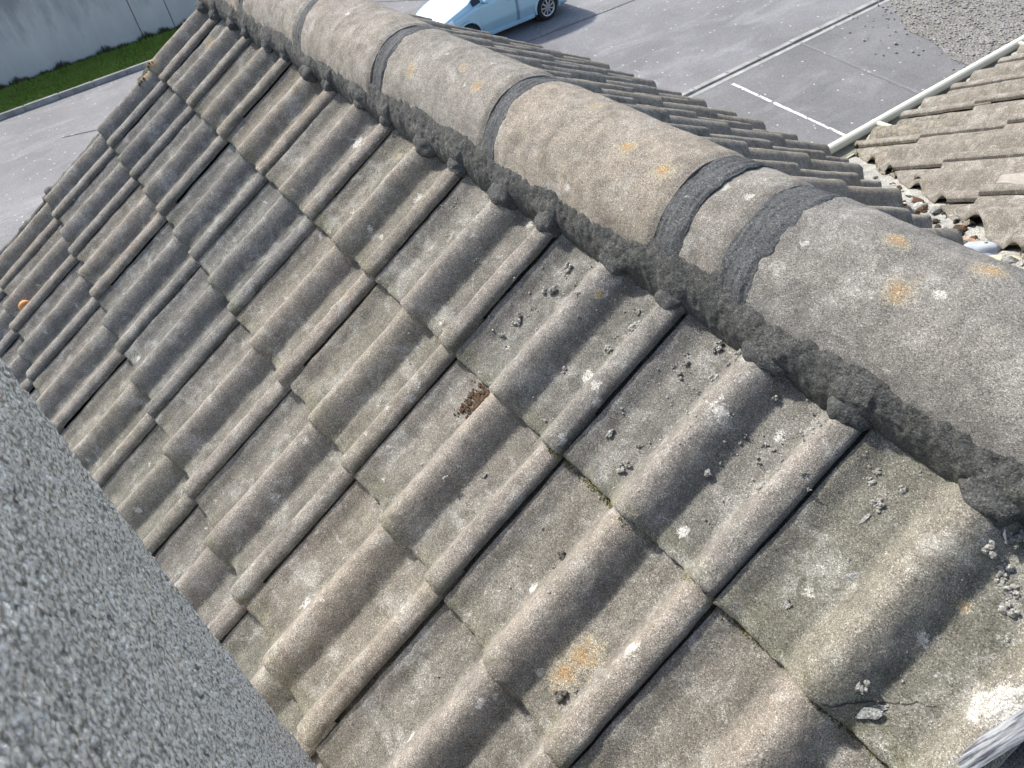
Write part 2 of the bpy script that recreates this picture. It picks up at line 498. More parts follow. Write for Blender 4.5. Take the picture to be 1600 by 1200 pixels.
# worn painted lines
def mat_paint(name, wear, col=(0.70, 0.70, 0.68)):
    T = NT(name)
    n = T.noise(9, 6, 0.75, vec=T.obj)
    f = T.ramp(n, [(wear, 0.0), (wear + 0.08, 1.0)])
    cc = T.mix(f, (0.175, 0.175, 0.179), col)
    return T.done(cc, None, 0.85)
def line(p, q, wdt, mat):
    p, q = Vector((p[0], p[1], 0)), Vector((q[0], q[1], 0))
    d = (q - p).normalized(); n = Vector((-d.y, d.x, 0)) * wdt / 2
    k = 30
    up, dn = [], []
    for i in range(k + 1):
        t = p.lerp(q, i / k)
        up.append(t + n * (1 + random.uniform(-.25, .15))); dn.append(t - n * (1 + random.uniform(-.25, .15)))
    pts = [(a.x, a.y, GZ + 0.012) for a in up + dn]
    f = [(i, i + 1, k + 2 + i, k + 1 + i) for i in range(k)]
    o = mesh_obj('parking_line', pts, f, mat, smooth=False)
    tag(o, kind='structure')
PB, PF = mat_paint('worn_white_paint', 0.42), mat_paint('faded_white_paint', 0.56, (0.42, 0.42, 0.42))
line((-7.75, 10.99), (-4.2, 10.52), 0.075, PB)
line((-8.0, 13.23), (-4.0, 12.45), 0.08, PF)
line((-13.32, 9.3), (-13.05, 14.5), 0.07, PF)
line((-19.9, 9.1), (-18.2, 10.3), 0.07, PF)
line((-18.5, -0.3), (-18.0, 0.8), 0.07, PF)

# gravel patch
def mat_gravel():
    T = NT('loose_gravel')
    n = T.noise(1.2, 5, 0.7, vec=T.obj)
    col = T.mix(T.ramp(n, [(0.35, 0.0), (0.65, 1.0)]), (0.18, 0.172, 0.155), (0.235, 0.228, 0.215))
    v = T.sep(T.voro(22, 'Color', vec=T.obj), 0)
    col = T.mix(1.0, col, T.ramp(v, [(0.0, 0.7), (0.5, 1.0), (1.0, 1.35)]), 'MULTIPLY')
    col = T.mix(T.ramp(T.noise(2.2, 5, 0.7, vec=T.obj), [(0.62, 0.0), (0.72, 0.7)]), col, (0.10, 0.13, 0.04))
    b = T.bump(T.voro(22, 'Distance', vec=T.obj), 0.03, 1.0)
    return T.done(col, b, 0.95)
gp = [(-8.0, 16.1), (-7.3, 15.4), (-6.6, 14.8), (-5.9, 14.6), (-5.2, 14.1), (-4.5, 14.0), (-3.7, 13.7), (-2.5, 13.2), (0, 12.6), (6, 12), (6, 30), (-8.0, 30)]
sheet('gravel_patch', gp, GZ + 0.016, mat_gravel())
rs = random.Random(3)
bm = bmesh.new()
for i in range(3200):
    x, y = rs.uniform(-8, -1.5), rs.gauss(15.3, 2.0)
    lim = 16.1 - (x + 8) * 0.42
    if y < lim - abs(rs.gauss(0, 0.75)) or y > 20: continue
    r = rs.uniform(0.012, 0.035)
    q = bmesh.ops.create_icosphere(bm, subdivisions=1, radius=r, matrix=Matrix.Translation((x, y, GZ + 0.018 + r * 0.3)) @ Matrix.Diagonal((rs.uniform(.7, 1.3), rs.uniform(.7, 1.3), .6, 1)))
o = bm_obj('gravel_stones', bm, mat_simple('gravel_stone', (0.24, 0.235, 0.22), 0.9, var=0.5, sc=6))
tag(o, kind='stuff')

# grass verge
def mat_grass(name, a, b):
    T = NT(name)
    n = T.noise(1.1, 6, 0.7, vec=T.obj)
    col = T.mix(T.ramp(n, [(0.3, 0.0), (0.7, 1.0)]), a, b)
    col = T.mix(T.ramp(T.noise(2.6, 4, 0.7, vec=T.obj), [(0.58, 0.0), (0.70, 0.8)]), col, (0.22, 0.20, 0.07))
    return T.done(col, T.bump(T.noise(30, 4, 0.8, vec=T.obj), 0.05, 1.0), 0.9)
MG = mat_grass('short_grass', (0.20, 0.28, 0.05), (0.30, 0.40, 0.08))
sheet('grass_verge', [(-23.8, -30), (-21.5, -30), (-21.5, 40), (-23.8, 40)], GZ + 0.07, MG)
vv, ff = [], []
for i in range(26000):
    x, y = rs.uniform(-23.55, -21.55), rs.uniform(-5, 8)
    hgt = rs.uniform(0.03, 0.085) * (1.5 if x < -23.2 else 1)
    a = rs.uniform(0, 6.28); wd = rs.uniform(0.010, 0.022)
    dx, dy = math.cos(a) * wd, math.sin(a) * wd
    lx, ly = rs.gauss(0, 0.03), rs.gauss(0, 0.03)
    k = len(vv)
    vv += [(x - dx, y - dy, GZ + 0.068), (x + dx, y + dy, GZ + 0.068), (x + lx, y + ly, GZ + 0.07 + hgt)]
    ff.append((k, k + 1, k + 2))
tag(mesh_obj('grass', vv, ff, mat_grass('grass_blades', (0.22, 0.33, 0.05), (0.33, 0.45, 0.09)), smooth=False), kind='stuff')

# boundary wall of rendered panels
def mat_wall():
    T = NT('stained_wall_render')
    z = T.sep(T.obj, 2)
    n = T.noise(0.9, 6, 0.65, vec=T.mapping((1, 1.4, 0.6), vec=T.obj))
    col = T.mix(T.ramp(n, [(0.3, 0.0), (0.7, 1.0)]), (0.50, 0.49, 0.48), (0.62, 0.605, 0.58))
    m1 = T.math('ADD', T.math('MULTIPLY', T.math('SUBTRACT', z, 1.0), 0.75), T.math('MULTIPLY', T.math('SUBTRACT', T.noise(1.6, 6, 0.7, vec=T.mapping((1, 1.5, 0.45), vec=T.obj)), 0.5), 2.6))
    col = T.mix(T.ramp(m1, [(0.1, 0.0), (0.9, 0.62)]), col, (0.17, 0.175, 0.20))
    dr = T.noise(5, 5, 0.75, vec=T.mapping((1, 2.5, 0.25), vec=T.obj))
    col = T.mix(T.ramp(dr, [(0.55, 0.0), (0.8, 0.22)]), col, (0.24, 0.23, 0.20))
    b = T.bump(T.noise(25, 5, 0.6, vec=T.obj), 0.01, 0.5)
    return T.done(col, b, 0.9)
MW = mat_wall()
bw = empty('boundary_wall', (-23.75, 3.0, GZ))
tag(bw, 'tall pale grey rendered boundary wall with dark stains behind the grass verge', 'wall')
js = [-30, -19.2, -12.6, -6.0, -1.9 - 1.6, 3.16, 4.14, 6.1, 9.6, 16, 24, 40]
for a, b in zip(js[:-1], js[1:]):
    bm = bmesh.new()
    add_box(bm, (-0.25, a - 3.0 + 0.010, -0.2), (0.0, b - 3.0 - 0.010, 2.45), 0.012)
    o = bm_obj('wall_panel', bm, MW); o.parent = bw
bm = bmesh.new(); add_box(bm, (-0.2, -33, -0.2), (-0.03, 37, 2.55))
o = bm_obj('joint_backing', bm, mat_simple('dark_joint', (0.07, 0.07, 0.068), 0.95)); o.parent = bw
# scruffy growth at the foot of the wall
vv, ff = [], []
for i in range(5000):
    x, y = -23.72 + abs(rs.gauss(0, 0.05)), rs.uniform(-5, 8)
    hgt = rs.uniform(0.05, 0.20) * (0.4 + abs(math.sin(y * 2.3)) * abs(math.sin(y * 5.1 + 1)))
    a = rs.uniform(0, 6.28); wd = rs.uniform(0.008, 0.03)
    k = len(vv)
    vv += [(x - math.cos(a) * wd, y - math.sin(a) * wd, GZ + 0.05), (x + math.cos(a) * wd, y + math.sin(a) * wd, GZ + 0.05), (x + rs.gauss(0.03, 0.03), y + rs.gauss(0, 0.04), GZ + 0.07 + hgt)]
    ff.append((k, k + 1, k + 2))
tag(mesh_obj('dead_weeds', vv, ff, mat_simple('dead_weed', (0.10, 0.10, 0.06), 0.95, var=0.5, sc=4), smooth=False), kind='stuff')

# ------------------------------------------------------------------ house
house = empty('house', (1.5, 0.36, GZ))
tag(house, 'house roof of weathered grey concrete double roman tiles with mortared ridge, valley and side wing', 'house')

# visible-size ranking: tiles outside the picture go into one merged part
def in_view(p, mrg=0.08):
    d = p - CAM
    x, y, z = xr.dot(d), yd.dot(d), zf.dot(d)
    if z < 0.05: return False
    return abs(x / z * 0.75) < 0.5 + mrg and abs(y / z) < 0.5 + mrg

M_BOARD = mat_simple('roofing_underlay', (0.03, 0.03, 0.03), 0.9)
def slab(name, sl, pts, h, thick, mat):
    """closed slab lying in a roof plane from (u, v) outline"""
    n = len(pts)
    v = [sl.pt(a, b, h) for a, b in pts] + [sl.pt(a, b, h - thick) for a, b in pts]
    f = [tuple(range(n))[::-1], tuple(range(n, 2 * n))] + [(i, (i + 1) % n, n + (i + 1) % n, n + i) for i in range(n)]
    return mesh_obj(name, v, f, mat, house, smooth=False)

XN, XF = 4.5, -0.19      # near end (behind the camera) and far verge of the roof
front = slab('roof_slope', FRONT, [(XF, -0.36), (XN, -0.36), (XN, 1.80), (XF, 1.80)], -0.045, 0.05, M_BOARD)
front['label'] = 'front roof slope facing the viewer, running down from the ridge'
back = slab('roof_slope', BACK, [(-XF, 0.05), (-2.55, 0.05), (-2.35, 0.28), (-1.15, 1.70), (-XF, 1.70)], -0.045, 0.05, M_BOARD)
back['label'] = 'back roof slope beyond the ridge, running down to the valley'
wing = slab('roof_slope', WING, [(-1.92, -0.0), (-5.2, -0.0), (-5.2, -1.66), (-0.6, -1.66), (-1.0, -1.15)], -0.045, 0.05, M_BOARD)
wing['label'] = 'roof slope of the side wing behind the valley, edged by a white gutter'

indiv = []
rest_v, rest_f, rest_n = [], [], 0
def place_tile(sl, slope_obj, u, v_tail, res, seed, mat, clip_planes=(), x0=-0.026, x1=0.2970, lich=True, lift=0.0, hb=-0.024):
    global rest_n
    r = random.Random(seed)
    M = sl.mat(u + r.uniform(-.001, .001), v_tail - TL + r.uniform(-.0025, .0025), hb + lift + r.uniform(-.0014, .0014), r.uniform(-.007, .007), r.uniform(-.004, .004), r.uniform(-.005, .005))
    ctr = sl.pt(u + 0.15, v_tail - 0.15)
    vis = in_view(ctr)
    if not vis: res = (18, 6)
    V, F, at = tile_mesh(res[0], res[1], seed, M, x0, x1, lich=lich)
    me = bpy.data.meshes.new('roof_tile')
    me.from_pydata(V.tolist(), [], F)
    me.polygons.foreach_set('use_smooth', [True] * len(me.polygons))
    for k, a in at.items():
        me.attributes.new(k, 'FLOAT', 'POINT').data.foreach_set('value', np.asarray(a, dtype=np.float32))
    if clip_planes:
        bm = bmesh.new(); bm.from_mesh(me)
        Mi = M.inverted()
        for co, no in clip_planes:
            lc = Mi @ co; ln = (Mi.to_3x3() @ no).normalized()
            q = bmesh.ops.bisect_plane(bm, geom=bm.verts[:] + bm.edges[:] + bm.faces[:], plane_co=lc, plane_no=ln, clear_outer=True, dist=1e-5)
            es = [e for e in q['geom_cut'] if isinstance(e, bmesh.types.BMEdge)]
            if es:
                ex = bmesh.ops.extrude_edge_only(bm, edges=es)
                for g_ in ex['geom']:
                    if isinstance(g_, bmesh.types.BMVert): g_.co.z -= 0.012
        if len(bm.faces) < 12: bm.free(); return None
        bmesh.ops.recalc_face_normals(bm, faces=bm.faces)
        bm.to_mesh(me); bm.free()
    me.materials.append(mat)
    o = bpy.data.objects.new('roof_tile', me)
    o.matrix_local = M
    if vis and len(indiv) < 100:
        COL.objects.link(o)
        o.parent = slope_obj
        o.matrix_parent_inverse = Matrix.Translation(-wloc(slope_obj))
        indiv.append(o)
    else:
        nv = len(me.vertices)
        co = np.empty(nv * 3); me.vertices.foreach_get('co', co)
        co = co.reshape(-1, 3)
        Wd = (np.array(M) @ np.c_[co, np.ones(nv)].T).T[:, :3]
        rest_v.append(Wd)
        rest_f.extend([tuple(i + rest_n for i in p.vertices) for p in me.polygons])
        rest_n += nv
        bpy.data.objects.remove(o)
        return None
    return o

tails = [0.0, 0.27, 0.5655, 0.8574, 1.152, 1.447, 1.742]
order = []
for j, vt in enumerate(tails):
    for i in range(0, 13):
        order.append((j, i, vt))
tile_at = {}
for j, i, vt in order:
    u = 0.3 * (i - 1)
    ctr = FRONT.pt(u + .15, vt - .15)
    d = (ctr - CAM).length
    res = (104, 74) if d < 1.15 else ((70, 40) if d < 1.9 else (46, 22))
    cp = []
    if i == 0: cp = [(Vector((-0.20 - 0.012 * j, 0, 0)), Vector((-1, 0, 0)))]
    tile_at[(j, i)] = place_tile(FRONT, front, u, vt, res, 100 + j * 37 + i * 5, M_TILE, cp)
# back slope
for j in range(6):
    vt = 1.66 - 0.29 * j
    for i in range(0, 11):
        u = 0.2 - 0.3 * (i + 1)          # u = -x
        x_c = -(u + .15)
        Yc = BACK.pt(u, vt - .15).y
        if x_c > 2.75: continue
        if Yc > valley_y(x_c) + 0.35: continue
        cp = [(VP0 - VN * 0.045 + Vector((random.uniform(-.01, .01), 0, 0)), VN), (Vector((0, 0.385, 0)), Vector((0, -1, 0)))]
        place_tile(BACK, back, u, vt, (54, 14), 700 + j * 31 + i * 7, M_TILE, cp, lich=False)
# wing slope
for j in range(6):
    vt = 0.0 - 0.29 * j
    for i in range(0, 14):
        u = -0.5 - 0.3 * (i + 1) + 0.04      # u = -y
        yc = -(u + .15)
        xc = WING.pt(u, vt - .15).x
        if yc < valley_y(xc) - 0.35: continue
        cp = [(VP0 + VN * 0.05 + Vector((random.uniform(-.012, .012), 0, 0)), -VN)]
        place_tile(WING, wing, u, vt, (54, 16), 1400 + j * 31 + i * 7, M_WINGT, cp, lich=False, lift=random.uniform(0, .004))
if rest_v:
    RV = np.vstack(rest_v)
    o = mesh_obj('roof_tiles', RV.tolist(), rest_f, M_TILE, house, attrs={'roll': np.full(len(RV), .5), 'edge': np.zeros(len(RV)), 'white': np.full(len(RV), -1.0), 'orange': np.full(len(RV), -1.0)})
    o['kind'] = 'stuff'
print('individual tiles', len(indiv), 'rest verts', rest_n)

# crack in the nearest top-course tile
def ribbon(name, pts, wdt, lift, mat, parent):
    vs, fs = [], []
    n = len(pts)
    for k, (u, v) in enumerate(pts):
        a = pts[max(0, k - 1)]; b = pts[min(n - 1, k + 1)]
        dx, dy = b[0] - a[0], b[1] - a[1]
        L = math.hypot(dx, dy) or 1
        nx_, ny_ = -dy / L, dx / L
        ww = wdt * random.uniform(.5, 1.2) * (0.4 if k in (0, n - 1) else 1)
        for sg in (-1, 1):
            uu, v2 = u + nx_ * ww * sg / 2, v + ny_ * ww * sg / 2
            vs.append(FRONT.pt(uu, v2, surf(uu, v2) + lift + 0.0012))
    for k in range(n - 1): fs.append((2 * k, 2 * k + 1, 2 * k + 3, 2 * k + 2))
    return mesh_obj(name, vs, fs, mat, parent, smooth=False)
cr = [(2.556, 0.008), (2.561, -0.001), (2.568, -0.008), (2.578, -0.026), (2.590, -0.040), (2.603, -0.051), (2.614, -0.064), (2.626, -0.071), (2.636, -0.082), (2.641, -0.094), (2.646, -0.106)]
fine = []
for a, b in zip(cr[:-1], cr[1:]):
    for t in (0, .25, .5, .75): fine.append((a[0] + (b[0] - a[0]) * t + random.uniform(-.0012, .0012), a[1] + (b[1] - a[1]) * t + random.uniform(-.0012, .0012)))
fine.append(cr[-1])
M_CRACK = mat_simple('crack_shadow', (0.045, 0.040, 0.034), 1.0)
ck = ribbon('crack', fine, 0.0019, 0.0014, M_CRACK, house)


ck['label'] = 'dark hairline crack across the lower end of the nearest top-row tile'

# ------------------------------------------------------------------ ridge
RC = Vector((0, 0.362, 0.168))
RR = 0.1175
def ridge_piece(name, xa, xb, seed, mat, rad, parent, dy=0, dz=0, endroll=True, a0=0.02, a1=math.pi - 0.02, amp=0.0016, sq=1.0, nx=None, stroke=False, thick=0.016, tilt=0.0):
    nx = nx or max(6, int((xb - xa) / 0.006)); na = 90
    xs = np.r_[xa, np.linspace(xa + 0.002, xb - 0.002, nx), xb]
    an = np.linspace(a0, a1, na)
    X, A = np.meshgrid(xs, an)
    R = np.full(X.shape, rad)
    if endroll:
        e = np.minimum(X - xa, xb - X)
        R = R - 0.004 * np.exp(-(e / 0.006) ** 2)
    R = R + amp * fbm(X * 14, A * 2.2, 0, seed, 4) + 0.0005 * vnoise(X * 190, A * 24, 0, seed + 4)
    if stroke:
        R = R + 0.0011 * vnoise(X * 220, A * 2.5, 0, seed + 8) + 0.0007 * vnoise(X * 400, A * 8.0, 0, seed + 9)
        mid = (X - (xa + xb) / 2) / ((xb - xa) / 2)
        R = R + 0.0030 * mid - 0.0035 * np.clip(mid, 0, 1) ** 5 - 0.0015
        X = X + np.where(mid > 0, 0.0030, 0.0010) * fbm(A * 7, 2.0, 0, seed + 11, 4) * np.abs(mid) ** 3
    # flatten: slightly more upright flanks than a circle
    Y = RC.y + dy - np.cos(A) * R * 1.0
    Z = RC.z + dz + np.sin(A) * R * sq + tilt * (X - xa)
    V = np.stack([X, Y, Z], -1).reshape(-1, 3)
    nX, nA = X.shape[1], X.shape[0]
    F = [(a, d, cc, b) for a, b, cc, d in grid_faces(nX, nA)]
    # end faces and underside
    cen = np.array([0, RC.y + dy, RC.z + dz])
    base = len(V)
    inner = V.copy(); dv = inner - cen; dv[:, 0] = 0
    ln = np.linalg.norm(dv, axis=1, keepdims=True)
    inner = inner - dv / ln * thick
    ends = []
    for col_ in (0, nX - 1):
        idx = [j * nX + col_ for j in range(nA)]
        b0 = base + len(ends)
        for i in idx: ends.append(V[i])
        for i in idx: ends.append(inner[i])
        for k in range(nA - 1):
            f = (b0 + k, b0 + k + 1, b0 + nA + k + 1, b0 + nA + k)
            F.append(f if col_ == 0 else f[::-1])
    V = np.vstack([V, np.array(ends)])
    at = {'roll': np.full(len(V), 0.5) + 0.5 * vnoise(V[:, 0] * 5, V[:, 1] * 9, V[:, 2] * 9, seed), 'edge': np.zeros(len(V)), 'white': marks(V, MARK_W), 'orange': marks(V, MARK_O)}
    o = mesh_obj(name, V.tolist(), F, mat, parent, attrs=at)
    bmn = bmesh.new(); bmn.from_mesh(o.data); bmesh.ops.recalc_face_normals(bmn, faces=bmn.faces); bmn.to_mesh(o.data); bmn.free()
    return o
joints = [(-0.23, -0.19), (0.225, 0.268), (0.668, 0.716), (1.108, 1.156), (1.560, 1.604), (2.018, 2.062), (2.142, 2.192), (2.64, 2.68), (3.09, 3.13), (3.54, 3.58), (4.0, 4.04), (4.46, 4.5)]
for k in range(len(joints) - 1):
    r = random.Random(50 + k)
    ridge_piece('ridge_tile', joints[k][1] - 0.006, joints[k + 1][0], 900 + k * 13, M_RIDGE, RR + r.uniform(-.001, .001), house, r.uniform(-.002, .002), r.uniform(-.003, .003), amp=0.0019, tilt=r.uniform(-.008, .008))
for k in range(1, len(joints) - 1):
    a, b = joints[k]
    ridge_piece('pointing_joint', a - 0.001, b + 0.008, 1900 + k * 13, M_BAND, RR + 0.0002, house, stroke=True, endroll=False, nx=22, amp=0.0012)

# bedding mortar under the ridge: front and back
def tiletop(u, v):
    x = np.asarray(u) - np.floor(np.asarray(u) / 0.3) * 0.3
    return profile(x) + 0.018 * ((v + TL) / TL) - 0.024
us = np.arange(-0.2, 3.2, 0.0025)
tv = np.linspace(0, 1, 56)
Uu, Tt = np.meshgrid(us, tv)
xl = Uu - np.floor(Uu / 0.3) * 0.3
pr = profile(xl)
edge_v = -0.269 + 0.005 * fbm(us * 9, 0.5, 0, 31, 4) + 0.0025 * vnoise(us * 90, .2, 0, 77)
xm = us - np.floor(us / .3) * .3
h_e = np.full_like(us, -0.0195)
cap = np.maximum(np.exp(-np.abs((xm - 0.147) / 0.040) ** 3), np.exp(-np.abs((xm - 0.272) / 0.030) ** 3))
cap = cap * (0.85 + 0.35 * vnoise(us * 4.3, 7.7, 0, 19))
P0 = np.stack([np.full_like(us, 0.2590), 0.212 + 0.003 * fbm(us * 7, 1.0, 0, 41, 4)], -1)
P2 = np.stack([-c * edge_v - s * h_e, -s * edge_v + c * h_e], -1)
P1 = 0.42 * P0 + 0.58 * P2
P1[:, 0] = np.minimum(P1[:, 0], 0.2335) - 0.009
P1[:, 1] += 0.014
B = ((1 - Tt) ** 2)[..., None] * P0[None] + (2 * Tt * (1 - Tt))[..., None] * P1[None] + (Tt ** 2)[..., None] * P2[None]
nz = 0.0020 * fbm(Uu * 30, Tt * 2.4, 0, 3, 4) + 0.0009 * vnoise(Uu * 210, Tt * 16, 0, 8) + 0.0016 * np.clip(vnoise(Uu * 75, Tt * 5, 0, 18) - .35, 0, 1) * -2
nz = nz * np.clip(Tt / 0.40, 0, 1)
nz = nz + 0.010 * cap[None, :] * np.exp(-((Tt - 0.62) / 0.22) ** 2) + (0.0010 * vnoise(Uu * 80, Tt * 6, 0, 28) + 0.0008 * np.abs(vnoise(Uu * 150, Tt * 11, 0, 29))) * np.clip(Tt / .1, 0, 1)
Yb = B[..., 0] - 0.85 * nz; Zb = B[..., 1] + 0.62 * nz
Yb[-1, :] += 0.002; Zb[-1, :] -= 0.007
P = np.stack([Uu, Yb, Zb], -1).reshape(-1, 3)
o = mesh_obj('bedding_mortar', P.tolist(), [(a, d, cc, b) for a, b, cc, d in grid_faces(len(us), len(tv))], M_MORTAR, house)
o['label'] = 'dark grey mortar bed along the front foot of the ridge, lapping over the tile ends'
# back bed (simple rough fillet)
Vb = 0.060 + 0.070 * Tt
Ub = -Uu
xb_ = (Ub - 0.2) - np.floor((Ub - 0.2) / 0.3) * 0.3
Hb = np.maximum(0.045 * (1 - Tt) - 0.016 * Tt, profile(xb_) - 0.016 + 0.004 * (1 - Tt)) + 0.002 * fbm(Uu * 40, Vb * 40, 0, 13, 4)
P = np.array([BACK.pt(a, b, h) for a, b, h in zip(Ub[::2, ::2].ravel(), Vb[::2, ::2].ravel(), Hb[::2, ::2].ravel())])
o = mesh_obj('bedding_mortar', P.tolist(), grid_faces(len(us[::2]), len(tv[::2])), M_MORTAR, house)

# mortar plugs over each roll's upper end; darker colour stands for their shaded side
rp = random.Random(5)
for i in range(0, 10):
    for xo, wd_, ht in ((0.150, 0.034, 0.031), (0.276, 0.026, 0.028)):
        u = 0.3 * (i - 1) + xo + rp.uniform(-.004, .004)
        if u < -0.17 or u > 2.62: continue
        k_ = rp.uniform(.85, 1.15)
        bm = bmesh.new()
        bmesh.ops.create_icosphere(bm, subdivisions=4, radius=1)
        cc_ = FRONT.pt(u, -0.281 + rp.uniform(-.003, .003), ht - 0.023)
        for v in bm.verts:
            n3 = 1 + 0.22 * float(vnoise(v.co.x * 1.9 + i * 5, v.co.y * 1.9, v.co.z * 1.9, 41)) + 0.05 * float(vnoise(v.co.x * 7, v.co.y * 7 + i, v.co.z * 7, 43))
            q_ = FRONT.U * (v.co.x * wd_ * k_) - FRONT.V * (v.co.y * 0.027 * k_) + FRONT.N * (v.co.z * 0.0205 * k_)
            v.co = cc_ + q_ * n3
        bm_obj('mortar_plug', bm, M_PLUG, house, smooth=True)

# verge: mortar and undercloak strip along the far gable edge
vs_ = np.linspace(-0.30, 1.742, 260)
prof_ = [(-0.030, -0.040), (-0.028, -0.012), (-0.022, -0.004), (-0.010, -0.002), (0.004, -0.006), (0.010, -0.030)]
vv, n_ = [], len(prof_)
for v in vs_:
    jn = next(k for k, t in enumerate(tails) if t >= v - 1e-6)
    fr = (v - (tails[jn] - TL)) / TL
    xx = -0.196 - 0.012 * jn
    for k, (a, h) in enumerate(prof_):
        nz = 0.004 * float(fbm(v * 45, k * 1.7, 0, 5, 3))
        vv.append(FRONT.pt(xx + a + nz, v, h + 0.016 * fr - 0.004 + nz * 1.2 + (0.010 if abs(v - 0.02) < 0.04 or abs(v - .56) < .03 else 0)))
ff = [(j * n_ + i, (j + 1) * n_ + i, (j + 1) * n_ + i + 1, j * n_ + i + 1) for j in range(len(vs_) - 1) for i in range(n_ - 1)]
o = mesh_obj('verge_mortar', vv, ff, M_VERGE, house)
bmn = bmesh.new(); bmn.from_mesh(o.data); bmesh.ops.recalc_face_normals(bmn, faces=bmn.faces); bmn.to_mesh(o.data); bmn.free()
slab('verge_board', FRONT, [(-0.30, -0.3), (-0.215, -0.3), (-0.215, 1.78), (-0.30, 1.78)], -0.036, 0.02, mat_simple('undercloak', (0.12, 0.12, 0.115), 0.9, var=0.3, sc=12))

# valley: pale mortar-filled trough between back slope and wing
npt = 150
ts_ = np.linspace(-0.05, 1.32, npt)
al = Vector((1, -0.902, 0)).normalized()
vv = []
cross = np.linspace(-0.10, 0.12, 18)
L_ = 1.0 / al.x
for t in ts_:
    x = XE + t * al.x * L_
    base = Vector((x, valley_y(x), 0))
    for q in cross:
        p = base + VN * q
        zb = ZA - (p.y - YA) * math.tan(TH)
        zw = ZE + (p.x - XE) * TW
        zz = max(zb, zw) - 0.026 + 0.006 * float(fbm(p.x * 16, p.y * 16, 0, 91, 4)) + 0.010 * math.exp(-(q / 0.03) ** 2)
        vv.append((p.x, p.y, zz))
o = mesh_obj('valley_trough', vv, [(a, d, cc, b) for a, b, cc, d in grid_faces(len(cross), npt)], M_WHITEM, house)
o['label'] = 'pale mortar and lead lined valley between the back slope and the wing'

# wing gutter
M_PVC = mat_simple('white_plastic', (0.66, 0.64, 0.53), 0.45, var=0.06, sc=5)
gx, gz, gr = XE - 0.030, ZE - 0.012, 0.042
prof_g = [(gx + gr * math.cos(a), gz + gr * math.sin(a)) for a in np.linspace(-math.pi, 0, 20)]
lipo = [(gx - gr - 0.006, gz + 0.004), (gx - gr - 0.007, gz + 0.013), (gx - gr + 0.002, gz + 0.016)]
pin = [(gx + (gr - .004) * math.cos(a), gz + (gr - .004) * math.sin(a)) for a in np.linspace(-math.pi, 0, 20)]
ring = [(gx - gr - 0.007, gz + 0.0)] + lipo + pin + prof_g[::-1]
vv, nr = [], len(ring)
ysg = [1.86, 6.2]
for y in ysg:
    for x, z in ring: vv.append((x, y, z))
ff = [(i, (i + 1) % nr, nr + (i + 1) % nr, nr + i) for i in range(nr)]
gut = mesh_obj('wing_gutter', vv, ff, M_PVC, house, smooth=False)
gut['label'] = 'white plastic eaves gutter along the edge of the wing roof'
M_DIRT = mat_simple('silted_gutter', (0.20, 0.20, 0.16), 0.9, var=0.4, sc=20)
vv = []
for y in (1.864, 6.19):
    for a in np.linspace(-math.pi, 0, 12): vv.append((gx + (gr - .006) * math.cos(a), y, gz + (gr - .006) * math.sin(a) * 0.45))
mesh_obj('gutter_silt', vv, [(i, i + 1, i + 13, i + 12) for i in range(11)], M_DIRT, gut)
vv = []
for y in (1.85, 6.2):
    for k in range(16):
        a = 2 * math.pi * k / 16
        vv.append((gx - gr + 0.004 + 0.019 * math.cos(a), y, gz + 0.004 + 0.019 * math.sin(a)))
o = mesh_obj('gutter_rim', vv, [(k, (k + 1) % 16, 16 + (k + 1) % 16, 16 + k) for k in range(16)] + [tuple(range(16)), tuple(range(31, 15, -1))], M_PVC, gut, smooth=False)
# stop end
vv = [(x, 1.858, z) for x, z in prof_g] + [(x, 1.852, z) for x, z in prof_g]
n = len(prof_g)
ff = [tuple(range(n)), tuple(range(2 * n - 1, n - 1, -1))] + [(i, i + 1, n + i + 1, n + i) for i in range(n - 1)]
mesh_obj('gutter_stop_end', vv, ff, M_PVC, gut, smooth=False)
for y in np.arange(2.2, 6, 0.9):
    bm = bmesh.new(); add_box(bm, (gx - gr - 0.012, y - 0.012, gz + 0.006), (gx + gr + 0.01, y + 0.012, gz + 0.019), 0.003)
    bm_obj('gutter_bracket', bm, M_PVC, gut)
# fascia under the wing eave and house walls
M_HW = mat_simple('house_render', (0.52, 0.50, 0.45), 0.9, var=0.12, sc=1.5)
bm = bmesh.new()
add_box(bm, (-0.10, -1.35, GZ), (4.45, 1.66, -0.86))
bw_ = bm_obj('house_wall', bm, M_HW, house)
bm = bmesh.new()
add_box(bm, (1.28, 1.664, GZ), (4.45, 6.0, -0.80))
bm_obj('house_wall', bm, M_HW, house)
# gable triangle of the far end
vv = [(-0.10, -1.35, -0.86), (-0.10, 1.66, -0.86), (-0.10, 1.66, -0.60), (-0.10, 0.36, 0.10), (-0.10, -1.35, -0.84)]
vv2 = [(x + 0.2, y, z) for x, y, z in vv]
ff = [tuple(range(5)), tuple(range(9, 4, -1))] + [(i, 5 + i, 5 + (i + 1) % 5, (i + 1) % 5) for i in range(5)]
mesh_obj('gable_wall', vv + vv2, ff, M_HW, house, smooth=False)
bm = bmesh.new(); add_box(bm, (XE + 0.012, 1.90, ZE - 0.20), (XE + 0.030, 6.1, ZE - 0.03))
bm_obj('fascia_board', bm, M_PVC, house)
bm = bmesh.new(); add_box(bm, (-0.15, 1.690, -0.80), (1.20, 1.708, -0.60))
bm_obj('fascia_board', bm, M_PVC, house)

